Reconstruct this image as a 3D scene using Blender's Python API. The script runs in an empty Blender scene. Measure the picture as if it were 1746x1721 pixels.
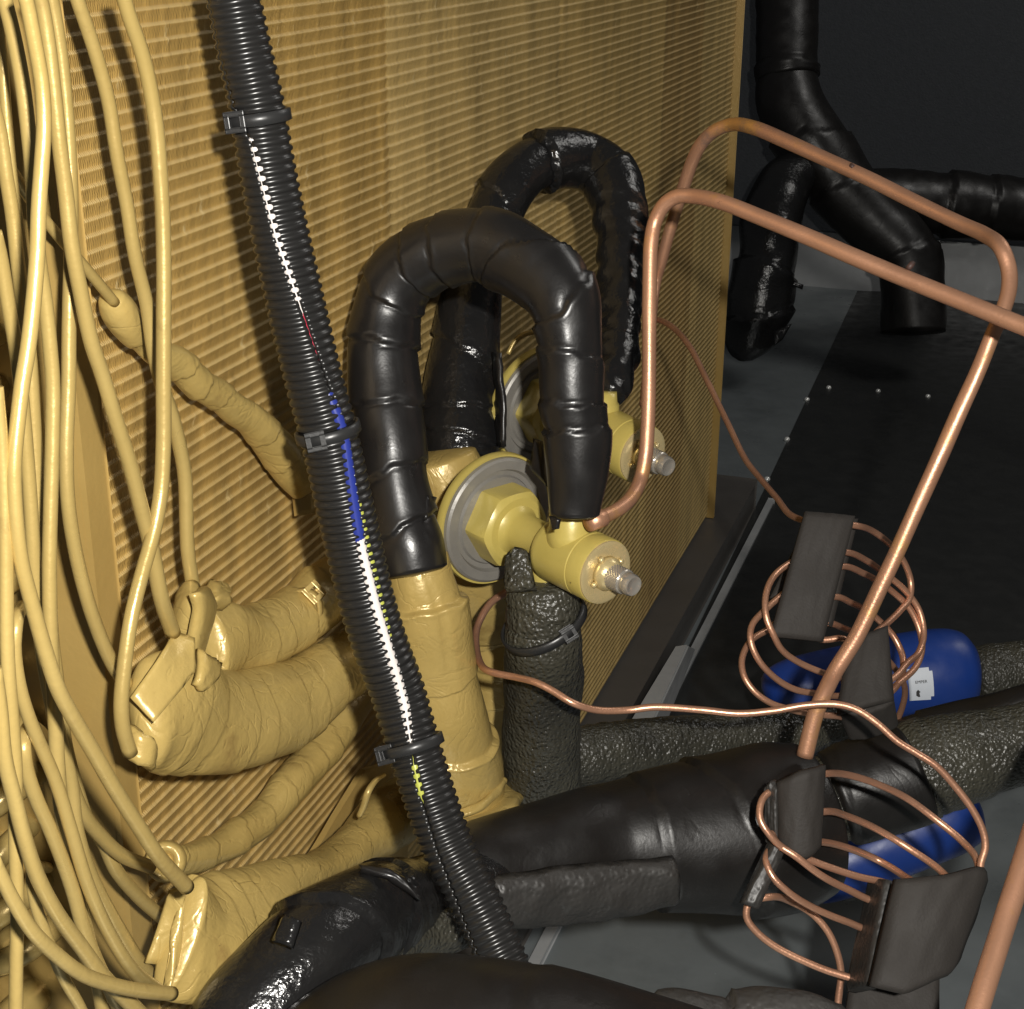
import bpy, bmesh, math, random
import numpy as np
from mathutils import Vector, Matrix
random.seed(7); rng = np.random.default_rng(7)
C = bpy.context.scene.collection
PI = math.pi

# ------------------------------------------------------------------ camera
FPX = 2600.0                     # focal length in photo pixels (photo 1746 x 1721)
PITCH, ROLL = math.radians(21.7), math.radians(0.4)
H = 0.58                         # lens height above the sheet metal floor
cam = bpy.data.cameras.new('camera'); co = bpy.data.objects.new('camera', cam); C.objects.link(co)
RM = Matrix.Rotation(PI/2 - PITCH, 3, 'X') @ Matrix.Rotation(ROLL, 3, 'Z')
co.matrix_world = Matrix.Translation((0, 0, H)) @ RM.to_4x4()
cam.sensor_fit = 'HORIZONTAL'; cam.sensor_width = 36; cam.lens = 36*FPX/1746
cam.clip_start = 0.01; cam.clip_end = 50
bpy.context.scene.camera = co
RN = np.array(RM); CP = np.array((0, 0, H))

# ------------------------------------------------------------------ light: dark plant room, one flash beside the lens, one added fill lamp
sc = bpy.context.scene
w = bpy.data.worlds.new('World'); sc.world = w; w.use_nodes = True
bg = w.node_tree.nodes['Background']; bg.inputs[0].default_value = (0.95, 0.97, 1, 1); bg.inputs[1].default_value = 0.05
fl_ = bpy.data.lights.new('flash', 'POINT'); fl_.energy = 24; fl_.shadow_soft_size = 0.007; fl_.color = (1, 0.965, 0.90)
fo = bpy.data.objects.new('flash', fl_); C.objects.link(fo)
fo.location = CP + RN @ np.array((0.040, 0.030, 0.06))
rl = bpy.data.lights.new('fill_lamp', 'AREA'); rl.shape = 'DISK'; rl.size = .6; rl.energy = 5.2; rl.specular_factor = .25; rl.color = (1, .97, .92)  # added fill light out of view, lifts the dark back corner
ro = bpy.data.objects.new('fill_lamp', rl); C.objects.link(ro); ro.location = (1.15, 1.25, 1.5)
ro.rotation_euler = (Vector((.55, 1.75, .2))-Vector(ro.location)).to_track_quat('-Z', 'Y').to_euler()
vs = sc.view_settings; vs.view_transform = 'Standard'; vs.look = 'None'; vs.exposure = 0; vs.gamma = 1; vs.use_curve_mapping = False

# ------------------------------------------------------------------ measuring helpers
def ray(px, py):
    return RN @ np.array(((px-873)/FPX, (860.5-py)/FPX, -1.0))
def at(px, py, d):               # point at camera depth d (metres)
    return CP + ray(px, py)*d
VPX, VPY = 1840, -185            # where the ridges of the coil run to
u3 = ray(VPX, VPY); u3[2] = 0; U = u3/np.linalg.norm(u3)        # along the coil, away from the lens
N = np.array((U[1], -U[0], 0.0))                                  # out of the coil face
_r = ray(1231, 430); E0 = CP + _r*(1.36/np.hypot(_r[0], _r[1]))   # a point on the far end of the coil face
def off(px, py, o):              # point o metres in front of the coil face
    r = ray(px, py); t = (o - N @ (CP - E0))/(N @ r); return CP + r*t
def flo(px, py, z=0.0):          # point at height z
    r = ray(px, py); return CP + r*((z-CP[2])/r[2])
def depth(p):
    return -((p-CP) @ RN)[2]
def proj(p):
    q = (np.asarray(p)-CP) @ RN
    return np.stack((873+FPX*q[..., 0]/-q[..., 2], 860.5-FPX*q[..., 1]/-q[..., 2]), -1)

# ------------------------------------------------------------------ mesh helpers
WL = {}
def link(name, V, F, mat, parent=None, smooth=True, origin=None, uv=None):
    V = np.asarray(V, float)
    if origin is None:
        if parent is not None: origin = WL[parent.name]
        else: origin = np.array((V[:, 0].mean(), V[:, 1].mean(), V[:, 2].min()))
    me = bpy.data.meshes.new(name)
    F = np.asarray(F) if not isinstance(F, list) else F
    me.from_pydata((V-origin).tolist(), [], F.tolist() if not isinstance(F, list) else F)
    if smooth: me.polygons.foreach_set('use_smooth', [True]*len(me.polygons))
    if uv is not None:
        l = me.uv_layers.new(name='UVMap'); vi = np.zeros(len(me.loops), int); me.loops.foreach_get('vertex_index', vi)
        l.data.foreach_set('uv', np.asarray(uv, float)[vi].ravel())
    if mat: me.materials.append(mat)
    me.update()
    o = bpy.data.objects.new(name, me); C.objects.link(o)
    if parent is not None:
        o.parent = parent; o.location = origin - WL[parent.name]
    else: o.location = origin
    WL[o.name] = origin
    return o
def tag(o, label, cat, group=None):
    o['label'] = label; o['category'] = cat
    if group: o['group'] = group
    return o
def thing(name, label, cat, loc, group=None):
    o = bpy.data.objects.new(name, None); C.objects.link(o); o.empty_display_size = .02
    o.location = loc; WL[o.name] = np.asarray(loc, float)
    return tag(o, label, cat, group)
def struct(name, V, F, mat, smooth=False, uv=None):
    o = link(name, V, F, mat, None, smooth, np.zeros(3), uv); o['kind'] = 'structure'; return o

def crom(P, step):
    """Catmull-Rom through rows of P (any columns), resampled every `step` metres of the first three."""
    P = np.asarray(P, float); Q = np.vstack((2*P[0]-P[1], P, 2*P[-1]-P[-2])); out = []
    for i in range(1, len(Q)-2):
        p0, p1, p2, p3 = Q[i-1:i+3]
        t0 = 0; t1 = t0+np.linalg.norm((p1-p0)[:3])**.5+1e-9; t2 = t1+np.linalg.norm((p2-p1)[:3])**.5+1e-9; t3 = t2+np.linalg.norm((p3-p2)[:3])**.5+1e-9
        t = np.linspace(t1, t2, 24, endpoint=False)[:, None]
        A1 = (t1-t)/(t1-t0)*p0+(t-t0)/(t1-t0)*p1; A2 = (t2-t)/(t2-t1)*p1+(t-t1)/(t2-t1)*p2; A3 = (t3-t)/(t3-t2)*p2+(t-t2)/(t3-t2)*p3
        B1 = (t2-t)/(t2-t0)*A1+(t-t0)/(t2-t0)*A2; B2 = (t3-t)/(t3-t1)*A2+(t-t1)/(t3-t1)*A3
        out.append((t2-t)/(t2-t1)*B1+(t-t1)/(t2-t1)*B2)
    out.append(Q[-2][None]); S = np.vstack(out)
    L = np.r_[0, np.cumsum(np.linalg.norm(np.diff(S[:, :3], axis=0), axis=1))]
    n = max(3, int(L[-1]/step)+1); s = np.linspace(0, L[-1], n)
    return np.stack([np.interp(s, L, S[:, k]) for k in range(S.shape[1])], 1), s
def lump(a, b, seed=0, f=1.0):
    r = np.random.default_rng(seed); v = 0
    for k in range(7):
        v = v + np.sin(a*f*r.uniform(-1, 1)*1.6+b*round(r.uniform(-3, 3))+r.uniform(0, 6.3))*r.uniform(.4, 1)
    return v/3.2

class Tube: pass
def tube_path(pts, mode='d', step=.0012):
    """pts rows (px, py, d or off, r_px[, b ratio]) -> sampled metric path with frames; C axis looks at the lens."""
    rows = []
    for p in pts:
        q = at(p[0], p[1], p[2]) if mode == 'd' else off(p[0], p[1], p[2])
        rows.append([*q, p[3]*depth(q)/FPX, p[4] if len(p) > 4 else 1.0])
    t = Tube(); R, t.s = crom(rows, step); t.p = R[:, :3]; t.r = R[:, 3]; t.b = R[:, 4]; frames(t); return t
def tube_path3(P3, r, step=.0012, b=1.0):
    rows = [[*q, (r[i] if hasattr(r, '__len__') else r), b] for i, q in enumerate(P3)]
    t = Tube(); R, t.s = crom(rows, step); t.p = R[:, :3]; t.r = R[:, 3]; t.b = R[:, 4]; frames(t); return t
def frames(t):
    T = np.gradient(t.p, axis=0); T /= np.linalg.norm(T, axis=1)[:, None]+1e-12
    V = CP - t.p; Cx = V - (V*T).sum(1)[:, None]*T
    nrm = np.linalg.norm(Cx, axis=1)[:, None]; Cx /= nrm+1e-12
    t.T = T; t.C = Cx; t.S = np.cross(T, Cx)     # S points to the side
def frac_at(t, px, py):
    d = np.hypot(*(proj(t.p)-np.array((px, py))).T); return t.s[int(d.argmin())]
def sweep(t, n=24, disp=None, cap=True, capround=0.0, arc=None, uvs=False):
    th = np.linspace(0, 2*PI, n, endpoint=False)[None, :]
    m = len(t.s); r = t.r[:, None]*np.ones((1, n))
    if capround > 0:
        e = np.minimum(t.s, t.s[-1]-t.s); k = np.clip(e/capround, 0, 1); r = r*np.sqrt(np.clip(1-(1-k)**2, .02, 1))[:, None]
    if disp is not None: r = r + disp(t.s[:, None], th, r)
    V = t.p[:, None]+ (r*np.cos(th)*t.b[:, None])[..., None]*t.C[:, None] + (r*np.sin(th))[..., None]*t.S[:, None]
    V = V.reshape(-1, 3); i = np.arange(m-1)[:, None]*n; j = np.arange(n)[None, :]; k = (j+1) % n
    F = np.stack((i+j, i+k, i+n+k, i+n+j), -1).reshape(-1, 4).tolist()
    if cap:
        F.append(list(range(n))[::-1]); F.append(list(range((m-1)*n, m*n)))
    return V, F
def wraps(t, edges, rough=.0003, seed=1, f=60, lip=.30):
    """tape turns: every edge (px, py, tilt, height) is a raised lip that fades until the next edge"""
    E = sorted((frac_at(t, e[0], e[1]), e[2], e[3]) for e in edges)
    def d(s, th, r):
        out = np.zeros(np.broadcast(s, th).shape); R = r
        for i, (s0, tilt, h) in enumerate(E):
            s1 = E[i+1][0] if i+1 < len(E) else s0+.03
            x = s + tilt*R*np.sin(th+.4) + .0006*np.sin(th*5+s0*900)+.0004*np.sin(th*11+s0*300) - s0
            L = max(s1-s0, .006)
            if not lip: x = -x; L = max(s0-(E[i-1][0] if i else 0), .006)   # gold wraps were wound the other way
            if not lip: x = x+.0011*lump(th*0+s0*50, th, int(s0*9e3) % 97)
            on = 1/(1+np.exp(-np.clip(x/(.00022 if lip else .00014), -40, 40)))
            hh = h if lip else h*.75
            out += on*hh*(np.clip(1-x/L, 0, 1)+lip*np.exp(-(x/.0013)**2))
            out -= (.95 if lip else .10)*h*np.exp(-(np.clip(-x, 0, 1)/(.0009 if lip else .00045))**2)*(1-on)
        return out + rough*lump(s*f, th, seed) + rough*.5*lump(s*f*3.1, th*1, seed+5)
    return d
def foam(seed=1, a=.0006, f=130):
    return lambda s, th, r: a*lump(s*f, th, seed)+a*.7*lump(s*f*2.7, th, seed+9)
def slab(A, B, thick, nu=16, nv=10, bulge=0.0, bulgev=0.0, rough=0.0, seed=3, rnd=True):
    """solid sheet ruled between two polylines of world points"""
    def rs(P, n):
        P = np.asarray(P, float); L = np.r_[0, np.cumsum(np.linalg.norm(np.diff(P, axis=0), axis=1))]
        x = np.linspace(0, L[-1], n); return np.stack([np.interp(x, L, P[:, k]) for k in range(3)], 1)
    a, b = rs(A, nu), rs(B, nu); v = np.linspace(0, 1, nv)[None, :, None]
    G = a[:, None]*(1-v)+b[:, None]*v
    uu = np.linspace(-1, 1, nu)[:, None]; vv = np.linspace(-1, 1, nv)[None, :]
    nn = np.cross(np.gradient(G, axis=0), np.gradient(G, axis=1)); nn /= np.linalg.norm(nn, axis=2)[..., None]+1e-12
    if ((CP-G.reshape(-1, 3).mean(0)) @ nn.reshape(-1, 3).mean(0)) < 0: nn = -nn; flip = True
    else: flip = False
    hgt = bulge*(1-uu**2)+bulgev*(1-vv**2)+rough*lump(uu*9, vv*2, seed)
    G = G+nn*hgt[..., None]
    half = np.full((nu, nv), thick/2)
    if rnd:
        edge = np.minimum(np.minimum(np.arange(nu)[:, None], nu-1-np.arange(nu)[:, None]), np.minimum(np.arange(nv)[None], nv-1-np.arange(nv)[None]))
        half = np.where(edge == 0, thick*.33, half)
    f = (G+nn*half[..., None]).reshape(-1, 3); k = (G-nn*half[..., None]).reshape(-1, 3); V = np.vstack((f, k)); o = nu*nv
    F = []
    for i in range(nu-1):
        for j in range(nv-1):
            q = [i*nv+j, (i+1)*nv+j, (i+1)*nv+j+1, i*nv+j+1]
            F.append(q if not flip else q[::-1]); q2 = [x+o for x in q]; F.append(q2[::-1] if not flip else q2)
    ring = [i*nv for i in range(nu)]+[(nu-1)*nv+j for j in range(1, nv)]+[i*nv+nv-1 for i in range(nu-2, -1, -1)]+[j for j in range(nv-2, 0, -1)]
    for x in range(len(ring)):
        p, q = ring[x], ring[(x+1) % len(ring)]; F.append([p, p+o, q+o, q] if not flip else [p, q, q+o, p+o])
    return V, F
def lathe(o, a, prof, n=40, hexr=None):
    """profile (t, r) along axis a from o; returns verts, faces"""
    a = np.asarray(a, float); a /= np.linalg.norm(a)
    x = np.cross(a, (0, 0, 1) if abs(a[2]) < .95 else (1, 0, 0)); x /= np.linalg.norm(x); y = np.cross(a, x)
    th = np.linspace(0, 2*PI, n, endpoint=False); V = []
    for (t, r) in prof:
        for q in th: V.append(o+a*t+(x*math.cos(q)+y*math.sin(q))*r)
    F = []
    for i in range(len(prof)-1):
        for j in range(n):
            F.append([i*n+j, i*n+(j+1) % n, (i+1)*n+(j+1) % n, (i+1)*n+j])
    F.append(list(range(n))[::-1]); F.append(list(range((len(prof)-1)*n, len(prof)*n)))
    return np.array(V), F
def join(*vf):
    V = []; F = []; o = 0
    for v, f in vf:
        V.append(np.asarray(v)); F += [[i+o for i in q] for q in f]; o += len(v)
    return np.vstack(V), F
def box(o, ax, ay, az, bev=.0):
    """box from centre o and three half-axis vectors, bevelled"""
    bm = bmesh.new(); bmesh.ops.create_cube(bm, size=2)
    M = Matrix(((ax[0], ay[0], az[0], o[0]), (ax[1], ay[1], az[1], o[1]), (ax[2], ay[2], az[2], o[2]), (0, 0, 0, 1)))
    bm.transform(M)
    if bev > 0: bmesh.ops.bevel(bm, geom=bm.edges[:], offset=bev, segments=2, affect='EDGES', profile=.6)
    bmesh.ops.recalc_face_normals(bm, faces=bm.faces[:])
    V = np.array([v.co[:] for v in bm.verts]); bm.verts.index_update(); F = [[v.index for v in f.verts] for f in bm.faces]; bm.free()
    return V, F
def sharp(o, ang=35):
    me = o.data; bm = bmesh.new(); bm.from_mesh(me)
    for e in bm.edges:
        if len(e.link_faces) == 2 and e.calc_face_angle(0) > math.radians(ang): e.smooth = False
    bm.to_mesh(me); bm.free(); return o

# ------------------------------------------------------------------ materials
def nod(nt, t, **k):
    n = nt.nodes.new(t)
    for a, b in k.items():
        if a in n.inputs: n.inputs[a].default_value = b
        else: setattr(n, a, b)
    return n
def mat(name, col, rough, metal=0.0, col2=None, cscale=30, cfac=.5, bumps=(), rvar=0, spec=.5, coat=0, stains=None, uv=False, detail=5):
    """principled with two noise mixed colours and a stack of bumps (kind, scale, strength, distance)"""
    m = bpy.data.materials.new(name); m.use_nodes = True; nt = m.node_tree; p = nt.nodes['Principled BSDF']; L = nt.links.new
    p.inputs['Base Color'].default_value = (*col, 1); p.inputs['Roughness'].default_value = rough; p.inputs['Metallic'].default_value = metal
    p.inputs['Specular IOR Level'].default_value = spec; p.inputs['Coat Weight'].default_value = coat; p.inputs['Coat Roughness'].default_value = .12
    tc = nod(nt, 'ShaderNodeTexCoord'); src = tc.outputs['UV' if uv else 'Object']
    cur = None
    if col2 is not None:
        n = nod(nt, 'ShaderNodeTexNoise', Scale=cscale, Detail=float(detail), Roughness=.6); L(src, n.inputs['Vector'])
        r = nod(nt, 'ShaderNodeValToRGB'); r.color_ramp.elements[0].position = max(0, .5-cfac*.35); r.color_ramp.elements[1].position = min(1, .5+cfac*.35)
        r.color_ramp.elements[0].color = (*col, 1); r.color_ramp.elements[1].color = (*col2, 1)
        L(n.outputs['Fac'], r.inputs['Fac']); cur = r.outputs['Color']
    for st in (stains or []):
        n = nod(nt, 'ShaderNodeTexNoise', Scale=st[1], Detail=6.0, Roughness=.7); L(src, n.inputs['Vector'])
        r = nod(nt, 'ShaderNodeValToRGB'); r.color_ramp.elements[0].position = st[2]; r.color_ramp.elements[1].position = st[2]+st[3]
        L(n.outputs['Fac'], r.inputs['Fac']); mx = nod(nt, 'ShaderNodeMixRGB'); mx.inputs['Color1'].default_value = (*col, 1); mx.inputs['Color2'].default_value = (*st[0], 1)
        L(r.outputs['Color'], mx.inputs['Fac'])
        if cur is not None: L(cur, mx.inputs['Color1'])
        cur = mx.outputs['Color']
    if cur is not None: L(cur, p.inputs['Base Color'])
    if rvar:
        n = nod(nt, 'ShaderNodeTexNoise', Scale=cscale*1.7, Detail=4.0); L(src, n.inputs['Vector'])
        r = nod(nt, 'ShaderNodeMapRange'); r.inputs['From Min'].default_value = .3; r.inputs['From Max'].default_value = .7
        r.inputs['To Min'].default_value = max(.03, rough-rvar); r.inputs['To Max'].default_value = min(1, rough+rvar); L(n.outputs['Fac'], r.inputs['Value']); L(r.outputs['Result'], p.inputs['Roughness'])
    prev = None
    for (kind, scale, st, dist) in bumps:
        if kind == 'noise': n = nod(nt, 'ShaderNodeTexNoise', Scale=scale, Detail=3.0, Roughness=.55); o = n.outputs['Fac']
        elif kind == 'vor': n = nod(nt, 'ShaderNodeTexVoronoi', Scale=scale); n.feature = 'SMOOTH_F1'; o = n.outputs['Distance']
        elif kind == 'wrinkle':
            n = nod(nt, 'ShaderNodeTexNoise', Scale=scale, Detail=2.0, Distortion=2.5); o = n.outputs['Fac']
        elif kind == 'crease':
            n = nod(nt, 'ShaderNodeTexNoise', Scale=scale, Detail=3.0, Distortion=1.2); m1 = nod(nt, 'ShaderNodeMath', operation='SUBTRACT'); m1.inputs[1].default_value = .5; L(n.outputs['Fac'], m1.inputs[0])
            m2 = nod(nt, 'ShaderNodeMath', operation='ABSOLUTE'); L(m1.outputs[0], m2.inputs[0]); m3 = nod(nt, 'ShaderNodeMapRange'); m3.inputs['From Max'].default_value = .022; L(m2.outputs[0], m3.inputs['Value']); o = m3.outputs['Result']
        L(src, n.inputs['Vector'])
        b = nod(nt, 'ShaderNodeBump', Strength=st, Distance=dist); L(o, b.inputs['Height'])
        if prev: L(prev.outputs['Normal'], b.inputs['Normal'])
        prev = b
    if prev: L(prev.outputs['Normal'], p.inputs['Normal'])
    return m
M = {}
M['tube'] = mat('gold_painted_tube', (.465, .34, .12), .32, .30, (.37, .26, .082), 16, .9, [('noise', 500, .14, .0008), ('noise', 60, .2, .002)], .07, stains=[((.20, .13, .05), 260, .69, .05), ((.29, .19, .065), 30, .60, .12)])
M['wrap'] = mat('gold_painted_wrap', (.455, .33, .11), .32, .15, (.375, .26, .078), 22, .9, [('wrinkle', 60, .24, .0016), ('crease', 38, .24, .0006), ('noise', 500, .2, .0006), ('noise', 150, .2, .0012)], .08, stains=[((.16, .10, .04), 90, .685, .03), ((.29, .19, .06), 34, .60, .12)])
M['plate'] = mat('gold_painted_plate', (.40, .27, .085), .42, .15, (.34, .22, .065), 22, .8, [('noise', 260, .15, .001)], .08, stains=[((.18, .11, .04), 60, .66, .08)])
M['rubber'] = mat('black_rubber_tape', (.0085, .008, .008), .32, 0, (.012, .011, .0105), 60, .8, [('noise', 900, .10, .0005), ('noise', 60, .12, .0015)], .06, spec=.6)
M['rubber_dull'] = mat('dull_black_rubber', (.0060, .0052, .0047), .40, 0, (.0095, .0082, .0073), 40, .8, [('noise', 900, .15, .0005), ('noise', 55, .2, .002), ('crease', 22, .08, .0006)], .09, spec=.45)
M['gloss'] = mat('glossy_black_tape', (.0075, .0075, .008), .19, 0, (.012, .0115, .011), 60, .8, [('vor', 330, .2, .0012), ('noise', 620, .4, .0007), ('noise', 70, .4, .002)], .06)
M['melt'] = mat('melted_black_rubber', (.012, .013, .014), .22, 0, (.02, .02, .02), 60, .8, [('noise', 210, .8, .0022), ('noise', 70, .5, .003)], .08)
M['foam'] = mat('black_pipe_foam', (.014, .0135, .012), .34, 0, (.066, .062, .044), 18, .8, [('vor', 640, .85, .0013), ('noise', 380, .7, .0011)], .08)
M['foam_grey'] = mat('grey_cut_foam', (.030, .0275, .025), .5, 0, (.018, .0165, .015), 80, .8, [('vor', 520, .5, .0008), ('noise', 160, .3, .0010)], .1)
M['conduit'] = mat('black_conduit_plastic', (.014, .0135, .013), .30, 0, None, 30, 1, [('noise', 900, .06, .0004)], 0)
M['tie'] = mat('black_nylon', (.02, .02, .02), .35, 0, None, 30, 1, [('noise', 700, .1, .0004)], 0)
M['copper'] = mat('aged_copper', (.66, .355, .215), .42, .65, (.43, .22, .135), 24, 1, [('noise', 900, .2, .0005)], .10, stains=[((.62, .33, .11), 15, .55, .10), ((.27, .18, .14), 20, .60, .10), ((.16, .08, .06), 300, .68, .06)])
M['copper_dk'] = mat('capillary_copper', (.70, .38, .235), .38, .70, (.38, .19, .125), 26, 1, [('noise', 700, .25, .0005)], .08, stains=[((.24, .13, .10), 300, .66, .08)])
M['brassy'] = mat('yellow_painted_valve', (.49, .39, .105), .33, .08, (.43, .34, .085), 60, .8, [('noise', 500, .10, .0006)], .06, stains=[((.12, .09, .03), 150, .71, .03)])
M['zinc'] = mat('dull_zinc', (.26, .245, .215), .40, .25, (.17, .16, .145), 60, .9, [('noise', 300, .2, .0006)], .08)
M['brass'] = mat('bare_brass', (.66, .52, .25), .28, .5, (.60, .49, .27), 80, .8, [('noise', 700, .25, .0005)], .07)
M['steel'] = mat('bright_steel', (.52, .48, .42), .25, .7, None, 30, 1, [('noise', 400, .1, .0004)], 0)
M['galv'] = mat('galvanised_sheet', (.235, .258, .264), .36, .35, (.18, .20, .207), 18, .9, [('noise', 120, .1, .001)], .10, stains=[((.36, .42, .42), 230, .685, .05), ((.15, .167, .172), 8, .54, .2)])
M['galv2'] = mat('bright_galvanised', (.42, .43, .43), .42, .25, (.36, .365, .37), 40, .9, [('noise', 120, .1, .001)], .1)
M['pan'] = mat('dark_painted_steel', (.10, .092, .084), .42, .2, (.075, .069, .063), 14, .9, [('noise', 150, .1, .001)], .08)
M['dark'] = mat('floor_shade_dark', (.021, .022, .022), .40, .1, (.030, .031, .030), 30, .9, [('noise', 150, .1, .001)], .1, stains=[((.035, .035, .033), 160, .68, .06)])  # near-black colour painted in for the shaded part of the floor
M['wall'] = mat('black_lining', (.055, .059, .066), .75, 0, (.042, .046, .051), 120, 1, [('noise', 300, .4, .002)], .05, spec=.3)
M['blue'] = mat('blue_enamel', (.009, .040, .225), .42, 0, (.007, .033, .19), 60, .8, [('noise', 260, .1, .0006)], .08, stains=[((.03, .05, .13), 60, .68, .05)])
M['pad'] = mat('dull_foam_pad', (.020, .0172, .015), .72, 0, (.027, .023, .02), 40, .9, [('noise', 900, .3, .0005), ('noise', 70, .3, .0015)], .06, spec=.35)
M['screw'] = mat('screw_zinc', (.78, .78, .75), .25, .4)
M['white'] = mat('white_label', (.62, .66, .72), .5)
M['ink'] = mat('black_ink', (.02, .02, .02), .5)
M['wire_white'] = mat('white_insulation', (.62, .57, .54), .4)
M['wire_red'] = mat('red_insulation', (.42, .02, .05), .4)
M['wire_blue'] = mat('blue_insulation', (.018, .03, .20), .35)
M['wire_lime'] = mat('lime_insulation', (.38, .40, .07), .4)
M['mark'] = mat('dark_mark', (.05, .025, .02), .6)

# fins: painted ridges with fine edge-on fin ticks, blocks of slightly different paint, bent patches
def fin_material():
    m = bpy.data.materials.new('painted_fins'); m.use_nodes = True; nt = m.node_tree; p = nt.nodes['Principled BSDF']; L = nt.links.new
    p.inputs['Roughness'].default_value = .42; p.inputs['Metallic'].default_value = .15
    tc = nod(nt, 'ShaderNodeTexCoord'); sx = nod(nt, 'ShaderNodeSeparateXYZ'); L(tc.outputs['UV'], sx.inputs[0])
    # blocks of paint along the coil
    cr = nod(nt, 'ShaderNodeValToRGB'); cr.color_ramp.interpolation = 'CONSTANT'
    FB = FINBLOCKS; e = cr.color_ramp.elements; e[0].position = 0; e[0].color = (*FB[0][1], 1); e[1].position = FB[1][0]; e[1].color = (*FB[1][1], 1)
    for q, c in FB[2:]:
        k = e.new(q); k.color = (*c, 1)
    L(sx.outputs['X'], cr.inputs['Fac'])
    mp = nod(nt, 'ShaderNodeMapping'); mp.inputs['Scale'].default_value = (60, 9, 1); L(tc.outputs['UV'], mp.inputs[0])
    n = nod(nt, 'ShaderNodeTexNoise', Scale=1.0, Detail=6.0, Roughness=.7); L(mp.outputs[0], n.inputs['Vector'])
    r = nod(nt, 'ShaderNodeMapRange'); r.inputs['From Min'].default_value = .3; r.inputs['From Max'].default_value = .7; r.inputs['To Min'].default_value = .62; r.inputs['To Max'].default_value = 1.26; L(n.outputs['Fac'], r.inputs['Value'])
    mx = nod(nt, 'ShaderNodeMixRGB', blend_type='MULTIPLY'); mx.inputs['Fac'].default_value = 1; L(cr.outputs['Color'], mx.inputs['Color1']); L(r.outputs['Result'], mx.inputs['Color2'])
    # scuffed spots, vertical
    mp2 = nod(nt, 'ShaderNodeMapping'); mp2.inputs['Scale'].default_value = (170, 40, 1); L(tc.outputs['UV'], mp2.inputs[0])
    n2 = nod(nt, 'ShaderNodeTexNoise', Scale=1.0, Detail=5.0, Roughness=.7); L(mp2.outputs[0], n2.inputs['Vector'])
    r2 = nod(nt, 'ShaderNodeValToRGB'); r2.color_ramp.elements[0].position = .62; r2.color_ramp.elements[1].position = .70; L(n2.outputs['Fac'], r2.inputs['Fac'])
    mx2 = nod(nt, 'ShaderNodeMixRGB'); mx2.inputs['Color2'].default_value = (.55, .42, .20, 1); L(r2.outputs['Color'], mx2.inputs['Fac']); L(mx.outputs['Color'], mx2.inputs['Color1'])
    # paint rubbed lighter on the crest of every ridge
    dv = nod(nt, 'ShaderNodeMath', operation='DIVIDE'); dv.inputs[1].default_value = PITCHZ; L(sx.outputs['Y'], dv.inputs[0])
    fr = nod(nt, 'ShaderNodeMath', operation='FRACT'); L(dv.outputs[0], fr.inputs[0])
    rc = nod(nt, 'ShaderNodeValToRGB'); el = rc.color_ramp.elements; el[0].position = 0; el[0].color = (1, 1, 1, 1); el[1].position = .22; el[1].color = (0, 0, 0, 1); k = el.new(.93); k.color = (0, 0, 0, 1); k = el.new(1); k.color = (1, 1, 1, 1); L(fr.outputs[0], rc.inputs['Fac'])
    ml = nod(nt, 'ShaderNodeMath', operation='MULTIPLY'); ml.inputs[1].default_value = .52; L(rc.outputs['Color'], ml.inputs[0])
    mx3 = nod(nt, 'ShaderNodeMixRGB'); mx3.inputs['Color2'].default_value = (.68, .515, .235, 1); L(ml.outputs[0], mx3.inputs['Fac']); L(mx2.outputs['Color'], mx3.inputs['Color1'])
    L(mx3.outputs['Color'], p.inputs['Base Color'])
    wv = nod(nt, 'ShaderNodeTexWave', Scale=330.0, Distortion=.5, Detail=1.0); wv.inputs['Detail Scale'].default_value = 3.0; wv.bands_direction = 'X'; L(tc.outputs['UV'], wv.inputs['Vector'])
    b = nod(nt, 'ShaderNodeBump', Strength=.30, Distance=.0006); L(wv.outputs['Fac'], b.inputs['Height'])
    b2 = nod(nt, 'ShaderNodeBump', Strength=.5, Distance=.0012); L(n.outputs['Fac'], b2.inputs['Height']); L(b.outputs['Normal'], b2.inputs['Normal'])
    b3 = nod(nt, 'ShaderNodeBump', Strength=.7, Distance=.0012); L(n2.outputs['Fac'], b3.inputs['Height']); L(b2.outputs['Normal'], b3.inputs['Normal'])
    L(b3.outputs['Normal'], p.inputs['Normal'])
    return m

# ------------------------------------------------------------------ setting: floor, back wall, dark sheet for the shade on the floor
def quad(P): return np.array(P), [[0, 1, 2, 3]]
BW = flo(1400, 490)                                # foot of the back wall
def wl(px, z=0.0): r = ray(px, 490); t = ((BW-CP) @ U)/(r @ U); q = CP+r*t; return np.array((q[0], q[1], z))
V, F = box(np.array((.3, .9, -.02)), (2.6, 0, 0), (0, 2.4, 0), (0, 0, .02)); struct('floor', V, F, M['galv'])
cW = BW+N*.3; V, F = box(cW+U*.03+np.array((0, 0, .8)), N*2.2, U*.03, np.array((0, 0, .80))); struct('back_wall', V, F, M['galv2'])
zl = at(1400, 395, 1)  # lining starts above a bare strip
def wz(px, py): r = ray(px, py); t = ((BW-CP) @ U)/(r @ U); return (CP+r*t)
LZ = wz(1400, 392)[2]
V, F = box(cW-U*.012+np.array((0, 0, (LZ+1.6)/2)), N*2.2, U*.011, np.array((0, 0, (1.6-LZ)/2)), .004)
tag(link('lining_board', V, F, M['wall'], None, False), 'black lining board covering the back wall above its bare metal strip', 'lining board')
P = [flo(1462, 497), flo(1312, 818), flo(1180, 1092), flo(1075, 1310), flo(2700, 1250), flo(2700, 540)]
V = np.array(P); V = np.vstack((V+np.array((0, 0, .0012)), V*np.array((1, 1, 0)))); k = len(P)
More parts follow.
